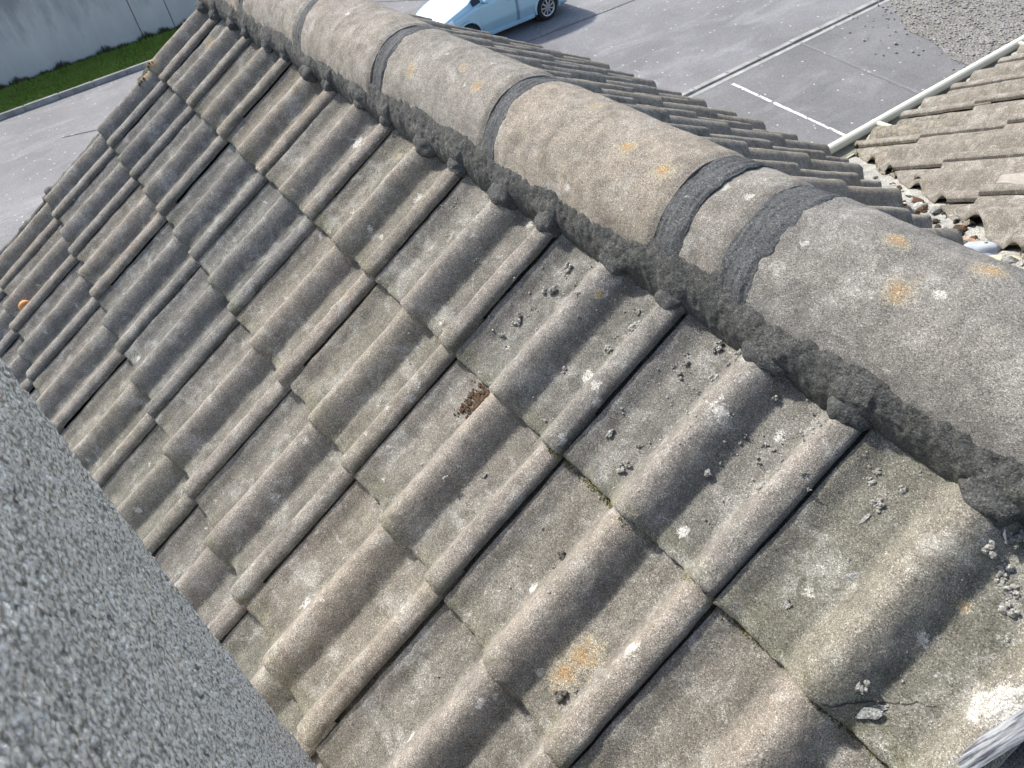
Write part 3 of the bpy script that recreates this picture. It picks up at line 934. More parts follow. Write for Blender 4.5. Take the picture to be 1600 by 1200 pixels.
# white lumps under the roll ends at the wing eave
for i in range(14):
    for off in (0.147,):
        u = -0.5 - 0.3 * (i + 1) + 0.04 + off
        p = WING.pt(u, 0.004, -0.004)
        if p.y < 2.0 or p.y > 4.6: continue
        bm = bmesh.new()
        bmesh.ops.create_icosphere(bm, subdivisions=3, radius=1)
        for v in bm.verts:
            k = 1 + 0.25 * float(vnoise(v.co.x * 2 + i, v.co.y * 2, v.co.z * 2, 5))
            v.co = Vector((v.co.x * 0.022, v.co.y * 0.030, v.co.z * 0.012)) * k + p
        bm_obj('eaves_white_lump', bm, M_WHITEM, house, smooth=True)

# metal clip near the right edge
M_CLIP = mat_simple('grey_metal_strap', (0.22, 0.24, 0.30), 0.4, metal=0.3, var=0.25, sc=60)
pts = [(2.545, -0.285, 0.012), (2.556, -0.272, 0.006), (2.566, -0.262, 0.001), (2.576, -0.250, -0.006)]
vv = []
for u, v, h in pts:
    for sg in (-1, 1): vv.append(FRONT.pt(u + 0.008 * sg, v + 0.006 * sg, h + 0.008))
for u, v, h in pts:
    for sg in (-1, 1): vv.append(FRONT.pt(u + 0.008 * sg, v + 0.006 * sg, h + 0.005))
ff = [(2 * i, 2 * i + 1, 2 * i + 3, 2 * i + 2) for i in range(3)] + [(8 + 2 * i, 8 + 2 * i + 2, 8 + 2 * i + 3, 8 + 2 * i + 1) for i in range(3)] + [(6, 7, 15, 14), (0, 8, 9, 1)] + [(2 * i, 2 * i + 2, 8 + 2 * i + 2, 8 + 2 * i) for i in range(3)] + [(2 * i + 1, 8 + 2 * i + 1, 8 + 2 * i + 3, 2 * i + 3) for i in range(3)]
o = mesh_obj('ridge_clip', vv, ff, M_CLIP, house, smooth=False)
o['label'] = 'blue grey metal strap poking out of the mortar bed at the right'

# ------------------------------------------------------------------ rendered wall hard by the lens
def wall_block():
    top = Vector((2.225, -0.453, 1.0)); bot = Vector((2.225, -0.487, -0.34))
    nz_, nx_ = 560, 380
    zs = np.linspace(-0.34, 1.0, nz_)
    xs = 2.225 + (np.linspace(0, 1, nx_) ** 1.1) * 0.70
    X, Z = np.meshgrid(xs, zs)
    Y0 = -0.487 + (Z + 0.34) / 1.34 * 0.034
    Y = Y0 + 0.0016 * np.abs(vnoise(X * 210, Z * 210, 0, 61)) ** 0.7 + 0.0008 * vnoise(X * 420, Z * 420, 0, 66) + 0.0012 * fbm(X * 25, Z * 25, 0, 63, 3)
    X = X.copy(); X[:, 0] += 0.0012 * fbm(Z[:, 0] * 90, 0.2, 0, 64, 3)
    Y[:, 0] -= 0.002
    V = np.stack([X, Y, Z], -1).reshape(-1, 3)
    F = grid_faces(nx_, nz_)
    n0 = len(V)
    # side (towards the far verge), back, other side, top
    extra = []
    for j in range(nz_): extra.append(V[j * nx_])
    for j in range(nz_): q = V[j * nx_].copy(); q[1] -= 0.45; extra.append(q)
    for j in range(nz_): q = V[j * nx_ + nx_ - 1].copy(); q[1] -= 0.45; extra.append(q)
    for j in range(nz_): extra.append(V[j * nx_ + nx_ - 1])
    for k in range(3):
        for j in range(nz_ - 1):
            a = n0 + k * nz_ + j
            F.append((a, a + 1, a + 1 + nz_, a + nz_))
    F.append((n0 + nz_ - 1, n0 + 4 * nz_ - 1, n0 + 3 * nz_ - 1, n0 + 2 * nz_ - 1))
    V = np.vstack([V, np.array(extra)])
    o = mesh_obj('rendered_wall', V.tolist(), F, M_RENDER)
    bmn = bmesh.new(); bmn.from_mesh(o.data); bmesh.ops.recalc_face_normals(bmn, faces=bmn.faces); bmn.to_mesh(o.data); bmn.free()
    tag(o, 'rough grey pebbly rendered wall close to the lens at the lower left', 'wall')
wall_block()

# ------------------------------------------------------------------ loose lumps
def lump_mesh(name, r, seed, parts=1, flat=0.6, stretch=1.0, sub=2):
    rr = random.Random(seed)
    bm = bmesh.new()
    for k in range(parts):
        off = Vector((0, 0, 0)) if parts == 1 else Vector((rr.gauss(0, r * .45), rr.gauss(0, r * .45), rr.uniform(0, r * .25)))
        rad = r if parts == 1 else r * rr.uniform(.18, .45)
        q = bmesh.ops.create_icosphere(bm, subdivisions=sub, radius=1)
        sc = Vector((rr.uniform(.8, 1.2) * stretch, rr.uniform(.7, 1.1), flat * rr.uniform(.8, 1.2)))
        for v in q['verts']:
            d = 1 + 0.38 * float(vnoise(v.co.x * 1.7 + seed, v.co.y * 1.7 + k * 3, v.co.z * 1.7, seed % 97)) + 0.18 * float(vnoise(v.co.x * 5 + seed, v.co.y * 5, v.co.z * 5, 3))
            v.co = Vector((v.co.x * sc.x, v.co.y * sc.y, v.co.z * sc.z)) * (d * rad) + off
    me = bpy.data.meshes.new(name)
    bm.to_mesh(me); bm.free()
    return me
def put(name, me, mat, P, N, rot, label, cat, group=None):
    if not me.materials: me.materials.append(mat)
    o = bpy.data.objects.new(name, me)
    COL.objects.link(o)
    q = N.to_track_quat('Z', 'Y').to_matrix().to_4x4()
    M = q @ Matrix.Rotation(rot, 4, 'Z'); M.translation = P
    o.matrix_local = M
    return tag(o, label, cat, group)
NF = FRONT.N
CR = [(1.859, -0.23, 0.0109), (1.861, -0.182, 0.0146), (1.906, -0.214, 0.0089), (1.852, -0.113, 0.0092), (1.844, -0.077, 0.0074), (2.024, -0.235, 0.0067), (2.055, -0.213, 0.0131), (2.031, -0.164, 0.0083), (2.04, -0.17, 0.0046), (1.991, -0.1, 0.0068), (2.06, -0.15, 0.0046), (2.002, 0.105, 0.0068), (1.966, 0.148, 0.007), (2.132, -0.068, 0.0079), (2.179, -0.081, 0.0061), (2.183, -0.048, 0.0138), (2.193, -0.016, 0.0046), (1.854, -0.143, 0.0051), (1.761, -0.134, 0.0054), (1.763, -0.111, 0.0054), (2.168, -0.257, 0.0107), (2.206, -0.263, 0.0075), (2.152, -0.195, 0.0077), (2.148, -0.213, 0.0077), (2.198, -0.221, 0.0075), (2.288, -0.179, 0.0057), (2.284, -0.113, 0.0086), (2.286, -0.133, 0.004), (2.289, -0.169, 0.004), (2.436, -0.236, 0.0064), (2.44, -0.222, 0.0064), (2.47, -0.233, 0.0074), (2.459, -0.207, 0.0088), (2.345, -0.181, 0.0038), (2.192, -0.189, 0.0042), (2.354, -0.215, 0.0038), (2.321, -0.096, 0.0039), (2.46, -0.204, 0.0075), (2.46, -0.053, 0.0063), (2.475, -0.124, 0.0025), (2.321, -0.066, 0.0056), (2.574, -0.23, 0.0114), (2.591, -0.226, 0.0124), (2.596, -0.215, 0.0067), (2.608, -0.208, 0.0111), (2.614, -0.205, 0.0066), (2.62, -0.193, 0.0132), (2.632, -0.167, 0.0076), (2.604, -0.134, 0.004), (2.601, -0.146, 0.0031), (2.573, -0.04, 0.0097), (2.575, -0.2, 0.0046), (2.496, 0.067, 0.0037), (2.579, -0.096, 0.0034), (2.583, -0.252, 0.0136), (2.586, -0.263, 0.0113), (2.459, -0.067, 0.0035), (2.588, -0.072, 0.0057), (2.593, -0.063, 0.0045), (2.197, 0.102, 0.0107), (2.199, 0.121, 0.0061), (2.329, 0.219, 0.0127), (2.34, 0.204, 0.0056), (2.005, 0.476, 0.0049), (2.142, 0.095, 0.0044)]
def crumb_label(u, v):
    row = 'top-row' if v <= 0 else ('second-row' if v <= .27 else 'third-row')
    col_ = {8: 'nearest %s tile by the crack', 7: '%s tile second from the right edge', 6: '%s tile third from the right edge', 5: '%s tile fourth from the right edge',
            4: '%s tile fifth from the right edge', 3: '%s tile sixth from the right edge'}.get(int(u / .3), '%s tile left of the middle') % row
    return 'rough grey mortar crumb on the ' + col_
special = {15: 'knobbly grey mortar crumb beside the wide roll of the third tile from the right edge',
           6: 'largest mortar crumb cluster between the two rolls under the ridge bed, middle of the picture',
           61: 'dark mortar lump stuck to the tile below the yellow lichen patch',
           59: 'pair of mortar crumbs beside the pale round lichen spot, low in the middle',
           50: 'mortar crumb lying just above the crack of the nearest tile'}
for k, (u, v, d) in enumerate(CR):
    r = d * 0.85
    me = lump_mesh('mortar_crumb', r, 300 + k, parts=random.Random(k).choice((7, 9, 12)) if d > .006 else random.Random(k).choice((2, 3, 4)), flat=0.85)
    put('mortar_crumb', me, M_CRUMBD if k in (19, 18, 8, 61, 59) else M_CRUMB, FRONT.pt(u, v, surf(u, v) + r * 0.28), NF, k * 1.3,
        special.get(k, crumb_label(u, v)), 'mortar crumb', 'mortar crumbs dropped on the front slope')
rk = random.Random(77)
for k in range(60):
    u = rk.uniform(1.15, 2.66); v = -0.262 + abs(rk.gauss(0, 0.06))
    if surf(u, v) > 0.004 and rk.random() < .7: continue
    r = rk.uniform(0.0022, 0.0052)
    put('mortar_crumb', lump_mesh('mortar_crumb', r, 900 + k, parts=rk.choice((3, 5, 7)), flat=.9), M_CRUMB, FRONT.pt(u, v, surf(u, v) + r * .3), NF, k * 1.7,
        crumb_label(u, v), 'mortar crumb', 'mortar crumbs dropped on the front slope')
# extra tiny crumbs strewn near the ridge bed: uncountable dust
rd = random.Random(11)
bm = bmesh.new()
for i in range(900):
    u = rd.uniform(1.0, 2.68); v = -0.27 + abs(rd.gauss(0, 0.11)) if rd.random() < .75 else rd.uniform(-.27, .5)
    if u < 2.23 and v > 0.55: continue
    h = surf(u, v)
    if h > 0.006 and rd.random() < .8: continue
    r = rd.uniform(0.0006, 0.0022) * (1.3 if rd.random() < .1 else 1)
    bmesh.ops.create_icosphere(bm, subdivisions=1, radius=r, matrix=Matrix.Translation(FRONT.pt(u, v, h + r * .4)) @ Matrix.Rotation(rd.uniform(0, 6), 4, 'X') @ Matrix.Diagonal((1.3, .8, .9, 1)))
tag(bm_obj('mortar_grit', bm, M_CRUMB, smooth=False), kind='stuff')
# flake and slivers
def flake(u, v, L, W, T_, rot, label, mat=M_SMEAR, seed=1):
    me = lump_mesh('mortar_flake', 1.0, seed, 1, 1.0, 1.0, 3)
    for q in me.vertices: q.co = Vector((q.co.x * L / 2, q.co.y * W / 2, max(-.9, min(.9, q.co.z * 1.4)) * T_ / 2))
    put('mortar_flake', me, mat, FRONT.pt(u, v, surf(u, v) + T_ * .15), NF, rot, label, 'mortar flake')
flake(2.491, -0.124, 0.024, 0.015, 0.004, 0.9, 'flat pale grey mortar flake beside the nearest wide roll', seed=4)
flake(2.4605, -0.181, 0.024, 0.006, 0.005, 1.45, 'long thin mortar sliver on the pan near the seam by the right', M_CRUMB, 9)
flake(2.350, -0.142, 0.018, 0.005, 0.004, 1.2, 'short thin mortar sliver on the narrow roll below the ridge bed', M_CRUMB, 14)
flake(2.603, -0.080, 0.065, 0.020, 0.0025, 1.0, 'grey mortar smear trowelled upward from the crack', seed=21)
flake(2.583, -0.018, 0.040, 0.012, 0.0016, 0.75, 'streaky grey mortar smear on the tile end below the crack', seed=27)
flake(2.588, -0.028, 0.040, 0.007, 0.0022, 0.9, 'thin curved mortar smear between the wide roll and the crack', seed=33)
flake(2.606, -0.044, 0.030, 0.012, 0.0020, 0.2, 'low mortar smear just under the middle of the crack', seed=39)

# brown moss debris
bm = bmesh.new()
for i in range(230):
    t = rd.random(); u = 1.868 + rd.gauss(0, 0.007) + t * 0.045; v = 0.004 + rd.random() * (0.065 - 0.03 * t) + rd.gauss(0, .004)
    v = max(v, 0.008)
    r = rd.uniform(0.0012, 0.0042)
    bmesh.ops.create_icosphere(bm, subdivisions=1, radius=r, matrix=Matrix.Translation(FRONT.pt(u, v, surf(u, v) + r * .4)) @ Matrix.Rotation(rd.uniform(0, 6), 4, 'X') @ Matrix.Diagonal((1.4, .7, .8, 1)))
tag(bm_obj('moss_crumbs', bm, M_SOIL), kind='stuff')
bm = bmesh.new()
for i in range(240):
    if i < 110: u, v = -0.185 + rd.gauss(0, .02), 0.02 + rd.gauss(0, .025)
    elif i < 160: u, v = -0.06 + rd.gauss(0, .015), 0.03 + abs(rd.gauss(0, .025))
    else: u, v = -0.19 + rd.gauss(0, .01), -.22 + rd.gauss(0, .05)
    r = rd.uniform(0.002, 0.007)
    bmesh.ops.create_icosphere(bm, subdivisions=1, radius=r, matrix=Matrix.Translation(FRONT.pt(u, v, surf(u, v) + r * .3)) @ Matrix.Rotation(rd.uniform(0, 6), 4, 'X') @ Matrix.Diagonal((1.4, .7, .8, 1)))
tag(bm_obj('verge_moss', bm, mat_simple('dry_moss', (0.12, 0.095, 0.04), 0.95, var=0.6, sc=30)), kind='stuff')
# green moss line at course edges in the foreground
bm = bmesh.new()
for i in range(900):
    u = rd.uniform(2.08, 2.66)
    if vnoise(u * 22, .5, 0, 6) < -0.1: continue
    v = rd.gauss(0.004, 0.0022)
    r = rd.uniform(0.0006, 0.0017)
    bmesh.ops.create_icosphere(bm, subdivisions=1, radius=r, matrix=Matrix.Translation(FRONT.pt(u, v, surf(u, max(v, .0015)) + r * .3)))
tag(bm_obj('edge_moss', bm, mat_simple('edge_moss', (0.10, 0.095, 0.035), 0.95, var=0.5, sc=60)), kind='stuff')
# orange growth at far left
p = FRONT.pt(0.215, 0.80, surf(0.215, 0.80) + 0.012)
me = lump_mesh('orange_growth', 0.021, 5, 1, 0.75, 1.0, 3)
for q in me.vertices: q.co = q.co.normalized() * 0.019 * (1 + .06 * math.sin(q.co.x * 300)) * 1.0
for f in me.polygons: f.use_smooth = True
put('lichen_ball', me, mat_simple('orange_lichen', (0.58, 0.27, 0.10), 0.8, var=0.3, sc=40), p, NF, 0, 'small round orange lichen growth on a tile end at the far left', 'lichen')

# weathered timber lath at bottom right
def mat_lath():
    T = NT('weathered_white_lath')
    vec = T.mapping((1.0, 12.0, 12.0), vec=T.obj)
    n = T.noise(26, 6, 0.7, vec=vec)
    col = T.ramp(n, [(0.40, (0.05, 0.055, 0.065)), (0.50, (0.22, 0.235, 0.255)), (0.68, (0.46, 0.47, 0.475))])
    return T.done(col, T.bump(n, 0.001, 0.8), 0.6)
bm = bmesh.new()
n = 40
for i in range(n + 1):
    t = i / n
    for (y, z) in ((-0.010, 0), (-0.010, .004), (-.004, .006), (.004, .0055), (.010, .003), (0.010, 0)):
        jag = (0.004 * float(vnoise(y * 900, 2, 0, 4)) if i in (0, n) else 0) + 0
        bm.verts.new((-0.125 + 0.25 * t + jag, y + 0.0010 * float(vnoise(t * 14, y * 90, 0, 2)), z + 0.0006 * float(vnoise(t * 20, y * 300, 0, 7))))
bm.verts.ensure_lookup_table()
for i in range(n):
    for k in range(6):
        a, b = i * 6 + k, i * 6 + (k + 1) % 6
        bm.faces.new([bm.verts[a], bm.verts[b], bm.verts[b + 6], bm.verts[a + 6]])
bm.faces.new([bm.verts[k] for k in range(6)][::-1]); bm.faces.new([bm.verts[n * 6 + k] for k in range(6)])
bmesh.ops.recalc_face_normals(bm, faces=bm.faces)
me = bpy.data.meshes.new('timber_lath'); bm.to_mesh(me); bm.free()
d = (FRONT.pt(2.690, -0.112, 0) - FRONT.pt(2.676, -0.049, 0)).normalized()
lath = bpy.data.objects.new('timber_lath', me); COL.objects.link(lath)
me.materials.append(mat_lath())
M = Matrix((d, NF.cross(d), NF)).transposed().to_4x4(); M.translation = FRONT.pt(2.701, -0.166, 0.022)
lath.matrix_local = M
tag(lath, 'weathered white painted strip lying along the roll at the lower right corner', 'wood strip')

# valley debris
cols = [mat_simple('valley_stone_dark', (0.045, 0.038, 0.03), 0.9, var=0.5, sc=60), M_CRUMBD, M_CRUMB, mat_simple('valley_leaf', (0.10, 0.055, 0.03), 0.9, var=0.4, sc=60),
        mat_simple('valley_stone_pale', (0.46, 0.46, 0.43), 0.85, var=0.25, sc=50)]
ftxt = {0: 'dark', 1: 'dark grey', 2: 'grey', 3: 'brown', 4: 'pale'}
for k in range(92):
    rr = random.Random(2000 + k)
    t = rr.uniform(0.18, 1.15) if k % 3 == 0 else rr.uniform(0.55, 1.15)
    x = XE + t * 1.0
    q = rr.gauss(0.0, 0.028)
    p = Vector((x, valley_y(x), 0)) + VN * q
    zb = ZA - (p.y - YA) * math.tan(TH); zw = ZE + (p.x - XE) * TW
    r = rr.uniform(0.004, 0.014)
    p.z = max(zb, zw) - 0.018 + r * .4
    ci = rr.choice((0, 0, 0, 1, 1, 2, 3, 3, 4))
    put('valley_stone', lump_mesh('valley_stone', r, 4000 + k, 1 if k % 3 else 3, 0.7, 1.2), cols[ci], p, Vector((0, 0, 1)), k, 'small %s piece of loose debris in the roof valley, %s' % (ftxt[ci], 'towards the white gutter' if t < .5 else ('halfway along it' if t < .82 else 'close behind the ridge')), 'debris', 'loose debris in the roof valley')
def vput(t, q, r, mat, label, flat=.6, st=1.3, up=.0):
    x = XE + t
    p = Vector((x, valley_y(x), 0)) + VN * q
    p.z = max(ZA - (p.y - YA) * math.tan(TH), ZE + (p.x - XE) * TW) - 0.012 + up
    me = lump_mesh('valley_stone', r, int(t * 1000), 1, flat, st, 3)
    for f in me.polygons: f.use_smooth = True
    put('valley_stone', me, mat, p, Vector((0, 0, 1)), 0.8, label, 'stone')
vput(0.93, 0.0, 0.028, mat_simple('pale_blue_stone', (0.36, 0.40, 0.44), 0.8, var=0.15, sc=30), 'largest pale blue grey pebble in the valley behind the ridge')
vput(0.99, 0.02, 0.020, mat_simple('cream_stone', (0.46, 0.44, 0.33), 0.8, var=0.2, sc=30), 'flat cream coloured stone chip in the valley near the right edge', .35, 1.8)
vput(0.87, 0.01, 0.017, mat_simple('brown_white_chip', (0.42, 0.30, 0.20), 0.8, var=0.4, sc=60), 'pale chip with a rusty brown underside in the valley', .4, 1.8)

# brick block and corrugated fragment on the wing
M_BRICK = mat_simple('faded_brick', (0.42, 0.30, 0.24), 0.9, var=0.15, sc=30)
bm = bmesh.new(); add_box(bm, (-0.05, -0.045, 0), (0.11, 0.045, 0.05), 0.004)
wp = WING
def wing_pt(x, y, h): 
    p = Vector((x, y, ZE + (x - XE) * TW)); return p + WING.N * h
o = bm_obj('brick_piece', bm, M_BRICK)
M = Matrix((-WING.V, -WING.U, WING.N)).transposed().to_4x4(); M.translation = wing_pt(2.05, 1.55, 0.012)
o.matrix_local = M
tag(o, 'faded pinkish brick block lying on the wing roof at the right edge', 'brick')
vv, ff = [], []
for j in range(24):
    for i in range(14):
        a = i / 13; b = j / 23
        vv.append((-.035 + a * .16, (b - .5) * (0.085) * (0.55 + .45 * min(1, a * 3)), 0.026 + 0.0022 * math.sin(b * 2 * math.pi * 6) - (b - .5) ** 2 * .03 + .002 * math.sin(a * 9 + b * 3)))
for j in range(23):
    for i in range(13): ff.append((j * 14 + i, j * 14 + i + 1, (j + 1) * 14 + i + 1, (j + 1) * 14 + i))
o = mesh_obj('fibre_sheet_scrap', vv, ff, mat_simple('fibre_sheet', (0.30, 0.28, 0.25), 0.85, var=0.2, sc=40))
md = o.modifiers.new('t', 'SOLIDIFY'); md.thickness = 0.004
M = Matrix((-WING.V, -WING.U, WING.N)).transposed().to_4x4(); M.translation = wing_pt(1.98, 1.42, 0.006)
o.matrix_local = M
tag(o, 'ribbed pale scrap of corrugated sheet lying on the wing tiles at the right edge', 'sheet scrap')

# ------------------------------------------------------------------ parked car
def smooth_interp(xs, ys, q):
    xs = np.array(xs, float); ys = np.array(ys, float)
    mth = np.gradient(ys, xs)
    i = np.clip(np.searchsorted(xs, q) - 1, 0, len(xs) - 2)
    h = xs[i + 1] - xs[i]; t = (q - xs[i]) / h
    return (2 * t**3 - 3 * t**2 + 1) * ys[i] + (t**3 - 2 * t**2 + t) * h * mth[i] + (-2 * t**3 + 3 * t**2) * ys[i + 1] + (t**3 - t**2) * h * mth[i + 1]

def build_car(loc, rz):
    car = empty('parked_car', (0, 0, 0))
    tag(car, 'light blue five door hatchback parked beyond the roof ridge', 'car')
    paint = mat_simple('pale_blue_paint', (0.36, 0.56, 0.68), 0.35, metal=0.35, coat=0.8)
    glass = mat_simple('dark_glass', (0.02, 0.025, 0.03), 0.06, spec=0.8)
    black = mat_simple('black_plastic', (0.02, 0.02, 0.022), 0.6)
    rubber = mat_simple('tyre_rubber', (0.022, 0.022, 0.024), 0.85)
    alloy = mat_simple('silver_alloy', (0.55, 0.56, 0.58), 0.35, metal=0.6)
    lamp = mat_simple('lamp_lens', (0.75, 0.78, 0.80), 0.1, spec=0.8)
    red = mat_simple('red_lens', (0.45, 0.02, 0.02), 0.2)
    SX = [0.0, 0.06, 0.20, 0.42, 0.70, 0.90, 1.25, 1.72, 2.3, 2.9, 3.35, 3.62, 3.76, 3.82]
    Wd = [0.50, 0.66, 0.76, 0.81, 0.835, 0.845, 0.85, 0.85, 0.85, 0.845, 0.825, 0.79, 0.75, 0.70]
    ZB = [0.52, 0.60, 0.68, 0.77, 0.85, 0.90, 0.93, 0.95, 0.96, 0.97, 0.98, 0.97, 0.92, 0.80]
    WT = [0.40, 0.55, 0.64, 0.69, 0.70, 0.70, 0.62, 0.58, 0.58, 0.57, 0.56, 0.57, 0.60, 0.58]
    ZT = [0.56, 0.67, 0.77, 0.86, 0.95, 1.02, 1.28, 1.47, 1.53, 1.51, 1.42, 1.20, 0.98, 0.84]
    q = np.unique(np.r_[np.linspace(0, 3.82, 130)])
    W_, B_, T_, H_ = [smooth_interp(SX, a, q) for a in (Wd, ZB, WT, ZT)]
    def section(i, t):
        """t in 0..1 from sill to the centre line of the top"""
        w_, zb, wt, zt = W_[i], B_[i], T_[i], H_[i]
        K = [(0.00, w_ * 0.90, 0.19), (0.06, w_ * 0.97, 0.24), (0.25, w_ * 1.0, 0.48), (0.45, w_ * 0.985, zb - 0.06), (0.50, w_ * 0.96, zb),
             (0.72, wt + (w_ * .96 - wt) * .12, zt - 0.05 * min(1, (zt - zb) / .3)), (0.78, wt * 0.93, zt), (1.0, 0.0, zt + 0.035)]
        ts = [k[0] for k in K]
        return np.interp(t, ts, [k[1] for k in K]), np.interp(t, ts, [k[2] for k in K])
    tt = np.r_[np.linspace(0, .45, 16), np.linspace(.47, .5, 3), np.linspace(.53, .72, 10), np.linspace(.74, .8, 4), np.linspace(.84, 1, 6)]
    nT = len(tt)
    G = np.zeros((len(q), nT, 3))
    for i in range(len(q)):
        y, z = section(i, tt)
        G[i, :, 0] = -q[i]; G[i, :, 1] = y; G[i, :, 2] = z
    WX = (-0.76, -3.06)
    def patch(cond, off, name, mat, parent, solid=0, mirror=True, sides=(1, -1)):
        vs, fs, mp = [], [], {}
        for sg in sides:
            for i in range(len(q) - 1):
                for j in range(nT - 1):
                    ci = G[i:i + 2, j:j + 2].reshape(-1, 3).mean(0)
                    if not cond(-ci[0], tt[j:j + 2].mean(), ci): continue
                    f = []
                    for a, b in ((i, j), (i + 1, j), (i + 1, j + 1), (i, j + 1)):
                        key = (a, b, sg if G[a, b, 1] > 1e-6 else 0)
                        if key not in mp:
                            p = G[a, b].copy()
                            a2, b2 = min(a + 1, len(q) - 1), min(b + 1, nT - 1)
                            da = G[a2, b] - G[max(a - 1, 0), b]; db = G[a, b2] - G[a, max(b - 1, 0)]
                            nrm = np.cross(da, db); nrm = nrm / (np.linalg.norm(nrm) + 1e-9)
                            if nrm[1] < 0 and tt[b] < .9: nrm = -nrm
                            if tt[b] >= .9 and nrm[2] < 0: nrm = -nrm
                            p = p + nrm * off
                            p[1] *= sg if sg else 1
                            mp[key] = len(vs); vs.append(p.tolist())
                        f.append(mp[key])
                    fs.append(tuple(f))
        if not fs: return None
        o = mesh_obj(name, vs, fs, mat)
        bmn = bmesh.new(); bmn.from_mesh(o.data); bmesh.ops.recalc_face_normals(bmn, faces=bmn.faces); bmn.to_mesh(o.data); bmn.free()
        o.parent = parent
        return o
    def in_arch(ci, r=0.345):
        return any((ci[0] - wx) ** 2 + (ci[2] - 0.30) ** 2 < r * r for wx in WX) and abs(ci[1]) > 0.5
    body = patch(lambda x, t, ci: not in_arch(ci), 0.0, 'body', paint, car)
    # closing panels front, rear, floor
    bm = bmesh.new()
    add_box(bm, (-3.78, -0.58, 0.20), (-0.05, 0.58, 0.52), 0.03)
    inner = bm_obj('underbody', bm, black); inner.parent = car
    bm = bmesh.new()
    add_box(bm, (-0.10, -0.62, 0.20), (0.03, 0.62, 0.55), 0.04)
    o = bm_obj('front_bumper', bm, paint, smooth=True); o.parent = car
    bm = bmesh.new(); add_box(bm, (0.02, -0.40, 0.26), (0.04, 0.40, 0.36), 0.01)
    g2 = bm_obj('grille', bm, black); g2.parent = o
    bm = bmesh.new(); add_box(bm, (-3.86, -0.70, 0.22), (-3.72, 0.70, 0.62), 0.05)
    o = bm_obj('rear_bumper', bm, paint, smooth=True); o.parent = car
    bm = bmesh.new(); add_box(bm, (-3.83, -0.60, 0.55), (-3.77, 0.60, 0.85), 0.03)
    o = bm_obj('tailgate', bm, paint, smooth=True); o.parent = car
    patch(lambda x, t, ci: 0.97 < x < 1.60 and t > .80, 0.004, 'windscreen', glass, car)
    patch(lambda x, t, ci: 3.42 < x < 3.68 and t > .80, 0.004, 'rear_window', glass, car)
    for sg in (1, -1):
        for (a, b, ha) in ((1.24, 2.22, 2.10), (2.26, 3.02, 2.92)):
            d = patch(lambda x, t, ci, a=a, b=b: a - .12 < x < b and .06 < t < .5 and not in_arch(ci, .40), 0.006, 'door', paint, car, sides=(sg,))
            if d:
                bm = bmesh.new(); yy = 0.845 * sg
                add_box(bm, (-ha, min(yy, yy + .03 * sg), 0.79), (-ha + .17, max(yy, yy + .03 * sg), 0.82), 0.01)
                h = bm_obj('handle', bm, paint); h.parent = d
            patch(lambda x, t, ci, a=a, b=b: a + .02 < x < b - .03 and .52 < t < .72 and ci[2] < 1.5, 0.004, 'side_window', glass, car, sides=(sg,))
        patch(lambda x, t, ci: 0.98 < x < 1.22 and .52 < t < .70, 0.004, 'quarter_window', glass, car, sides=(sg,))
        bm = bmesh.new()
        bmesh.ops.create_uvsphere(bm, u_segments=20, v_segments=12, radius=1, matrix=Matrix.Translation((-1.24, 0.99 * sg, 1.03)) @ Matrix.Diagonal((.06, .10, .07, 1)))
        mr = bm_obj('door_mirror', bm, paint, smooth=True); mr.parent = car
        bm = bmesh.new(); add_box(bm, (-1.26, min(.84 * sg, .93 * sg), .945), (-1.21, max(.84 * sg, .93 * sg), .98), .01)
        o = bm_obj('mirror_arm', bm, black); o.parent = mr
        patch(lambda x, t, ci: 0.04 < x < 0.40 and .36 < t < .60, 0.006, 'headlight', lamp, car, sides=(sg,))
        patch(lambda x, t, ci: 3.60 < x < 3.80 and .42 < t < .72, 0.006, 'tail_light', red, car, sides=(sg,))
        bm = bmesh.new(); add_box(bm, (-2.66, min(.80 * sg, .862 * sg), .185), (-1.16, max(.80 * sg, .862 * sg), .275), .02)
        o = bm_obj('sill', bm, paint); o.parent = car
        for wx in WX:
            # arch lining
            bm = bmesh.new()
            bmesh.ops.create_cone(bm, cap_ends=True, segments=40, radius1=.37, radius2=.37, depth=.26, matrix=Matrix.Translation((wx, .62 * sg, .32)) @ Matrix.Rotation(math.pi / 2, 4, 'X'))
            o = bm_obj('arch_lining', bm, black); o.parent = car
            # arch lip
            vs, fs = [], []
            for k in range(41):
                a = -0.18 + (math.pi + .36) * k / 40
                for rr_, yy in ((.335, .80), (.335, .862), (.365, .868), (.385, .84)):
                    vs.append((wx + rr_ * math.cos(a), yy * sg, .30 + rr_ * math.sin(a)))
            for k in range(40):
                for j in range(3): fs.append((k * 4 + j, k * 4 + j + 1, k * 4 + j + 5, k * 4 + j + 4))
            o = mesh_obj('arch_lip', vs, fs, paint); o.parent = car
            wh = empty('wheel', (wx, .76 * sg, .30)); wh.parent = car
            prof = [(.195, -.09), (.24, -.10), (.285, -.09), (.30, -.06), (.302, 0), (.30, .06), (.285, .088), (.24, .10), (.195, .09)]
            vs, fs = [], []
            for k in range(48):
                a = 2 * math.pi * k / 48
                for r_, y_ in prof: vs.append((r_ * math.cos(a), y_ * sg, r_ * math.sin(a)))
            npf = len(prof)
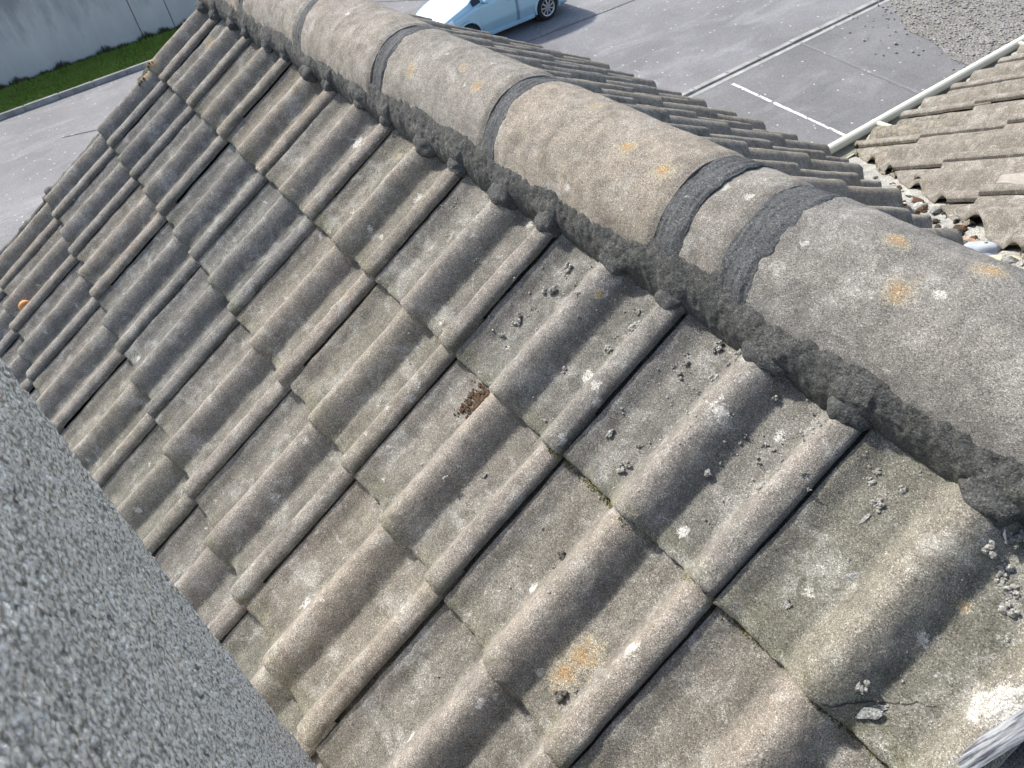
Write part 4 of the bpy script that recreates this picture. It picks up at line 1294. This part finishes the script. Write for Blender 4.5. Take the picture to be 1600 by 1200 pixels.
            for k in range(48):
                for j in range(npf - 1):
                    fs.append((k * npf + j, k * npf + j + 1, ((k + 1) % 48) * npf + j + 1, ((k + 1) % 48) * npf + j))
            o = mesh_obj('tyre', vs, fs, rubber); o.parent = wh
            bm = bmesh.new()
            yo = .085 * sg
            bmesh.ops.create_cone(bm, cap_ends=True, segments=24, radius1=.045, radius2=.045, depth=.02, matrix=Matrix.Translation((0, yo, 0)) @ Matrix.Rotation(math.pi / 2, 4, 'X'))
            for k in range(9):
                a = 2 * math.pi * k / 9
                r0 = bmesh.ops.create_cube(bm, size=1, matrix=Matrix.Rotation(a, 4, 'Y') @ Matrix.Translation((.11, yo, 0)) @ Matrix.Diagonal((.16, .02, .032, 1)))
            vs2 = []
            for k in range(48):
                a = 2 * math.pi * k / 48
                vs2.append([bm.verts.new((r_ * math.cos(a), y_, r_ * math.sin(a))) for r_, y_ in ((.178, yo), (.203, yo + .012 * sg), (.203, yo - .05 * sg), (.178, yo - .02 * sg))])
            for k in range(48):
                n2 = vs2[(k + 1) % 48]
                for j in range(4):
                    bm.faces.new([vs2[k][j], vs2[k][(j + 1) % 4], n2[(j + 1) % 4], n2[j]])
            bmesh.ops.recalc_face_normals(bm, faces=bm.faces)
            o = bm_obj('rim', bm, alloy); o.parent = wh
            bm = bmesh.new()
            bmesh.ops.create_cone(bm, cap_ends=True, segments=32, radius1=.18, radius2=.18, depth=.02, matrix=Matrix.Translation((0, .03 * sg, 0)) @ Matrix.Rotation(math.pi / 2, 4, 'X'))
            o = bm_obj('brake_disc', bm, black); o.parent = wh
    # wipers
    for yy in (0.30, -0.25):
        bm = bmesh.new(); add_box(bm, (-.008, -.30, 0), (.008, .30, .012))
        o = bm_obj('wiper', bm, black); o.parent = car
        o.location = (-0.99, yy, 1.125); o.rotation_euler = (0, 0, 0.12)
    car.location = loc
    car.rotation_euler = (0, 0, rz)
build_car((-14.82, 8.02, GZ + 0.004), -math.pi / 2)

# cycles
SC.render.engine = 'CYCLES'
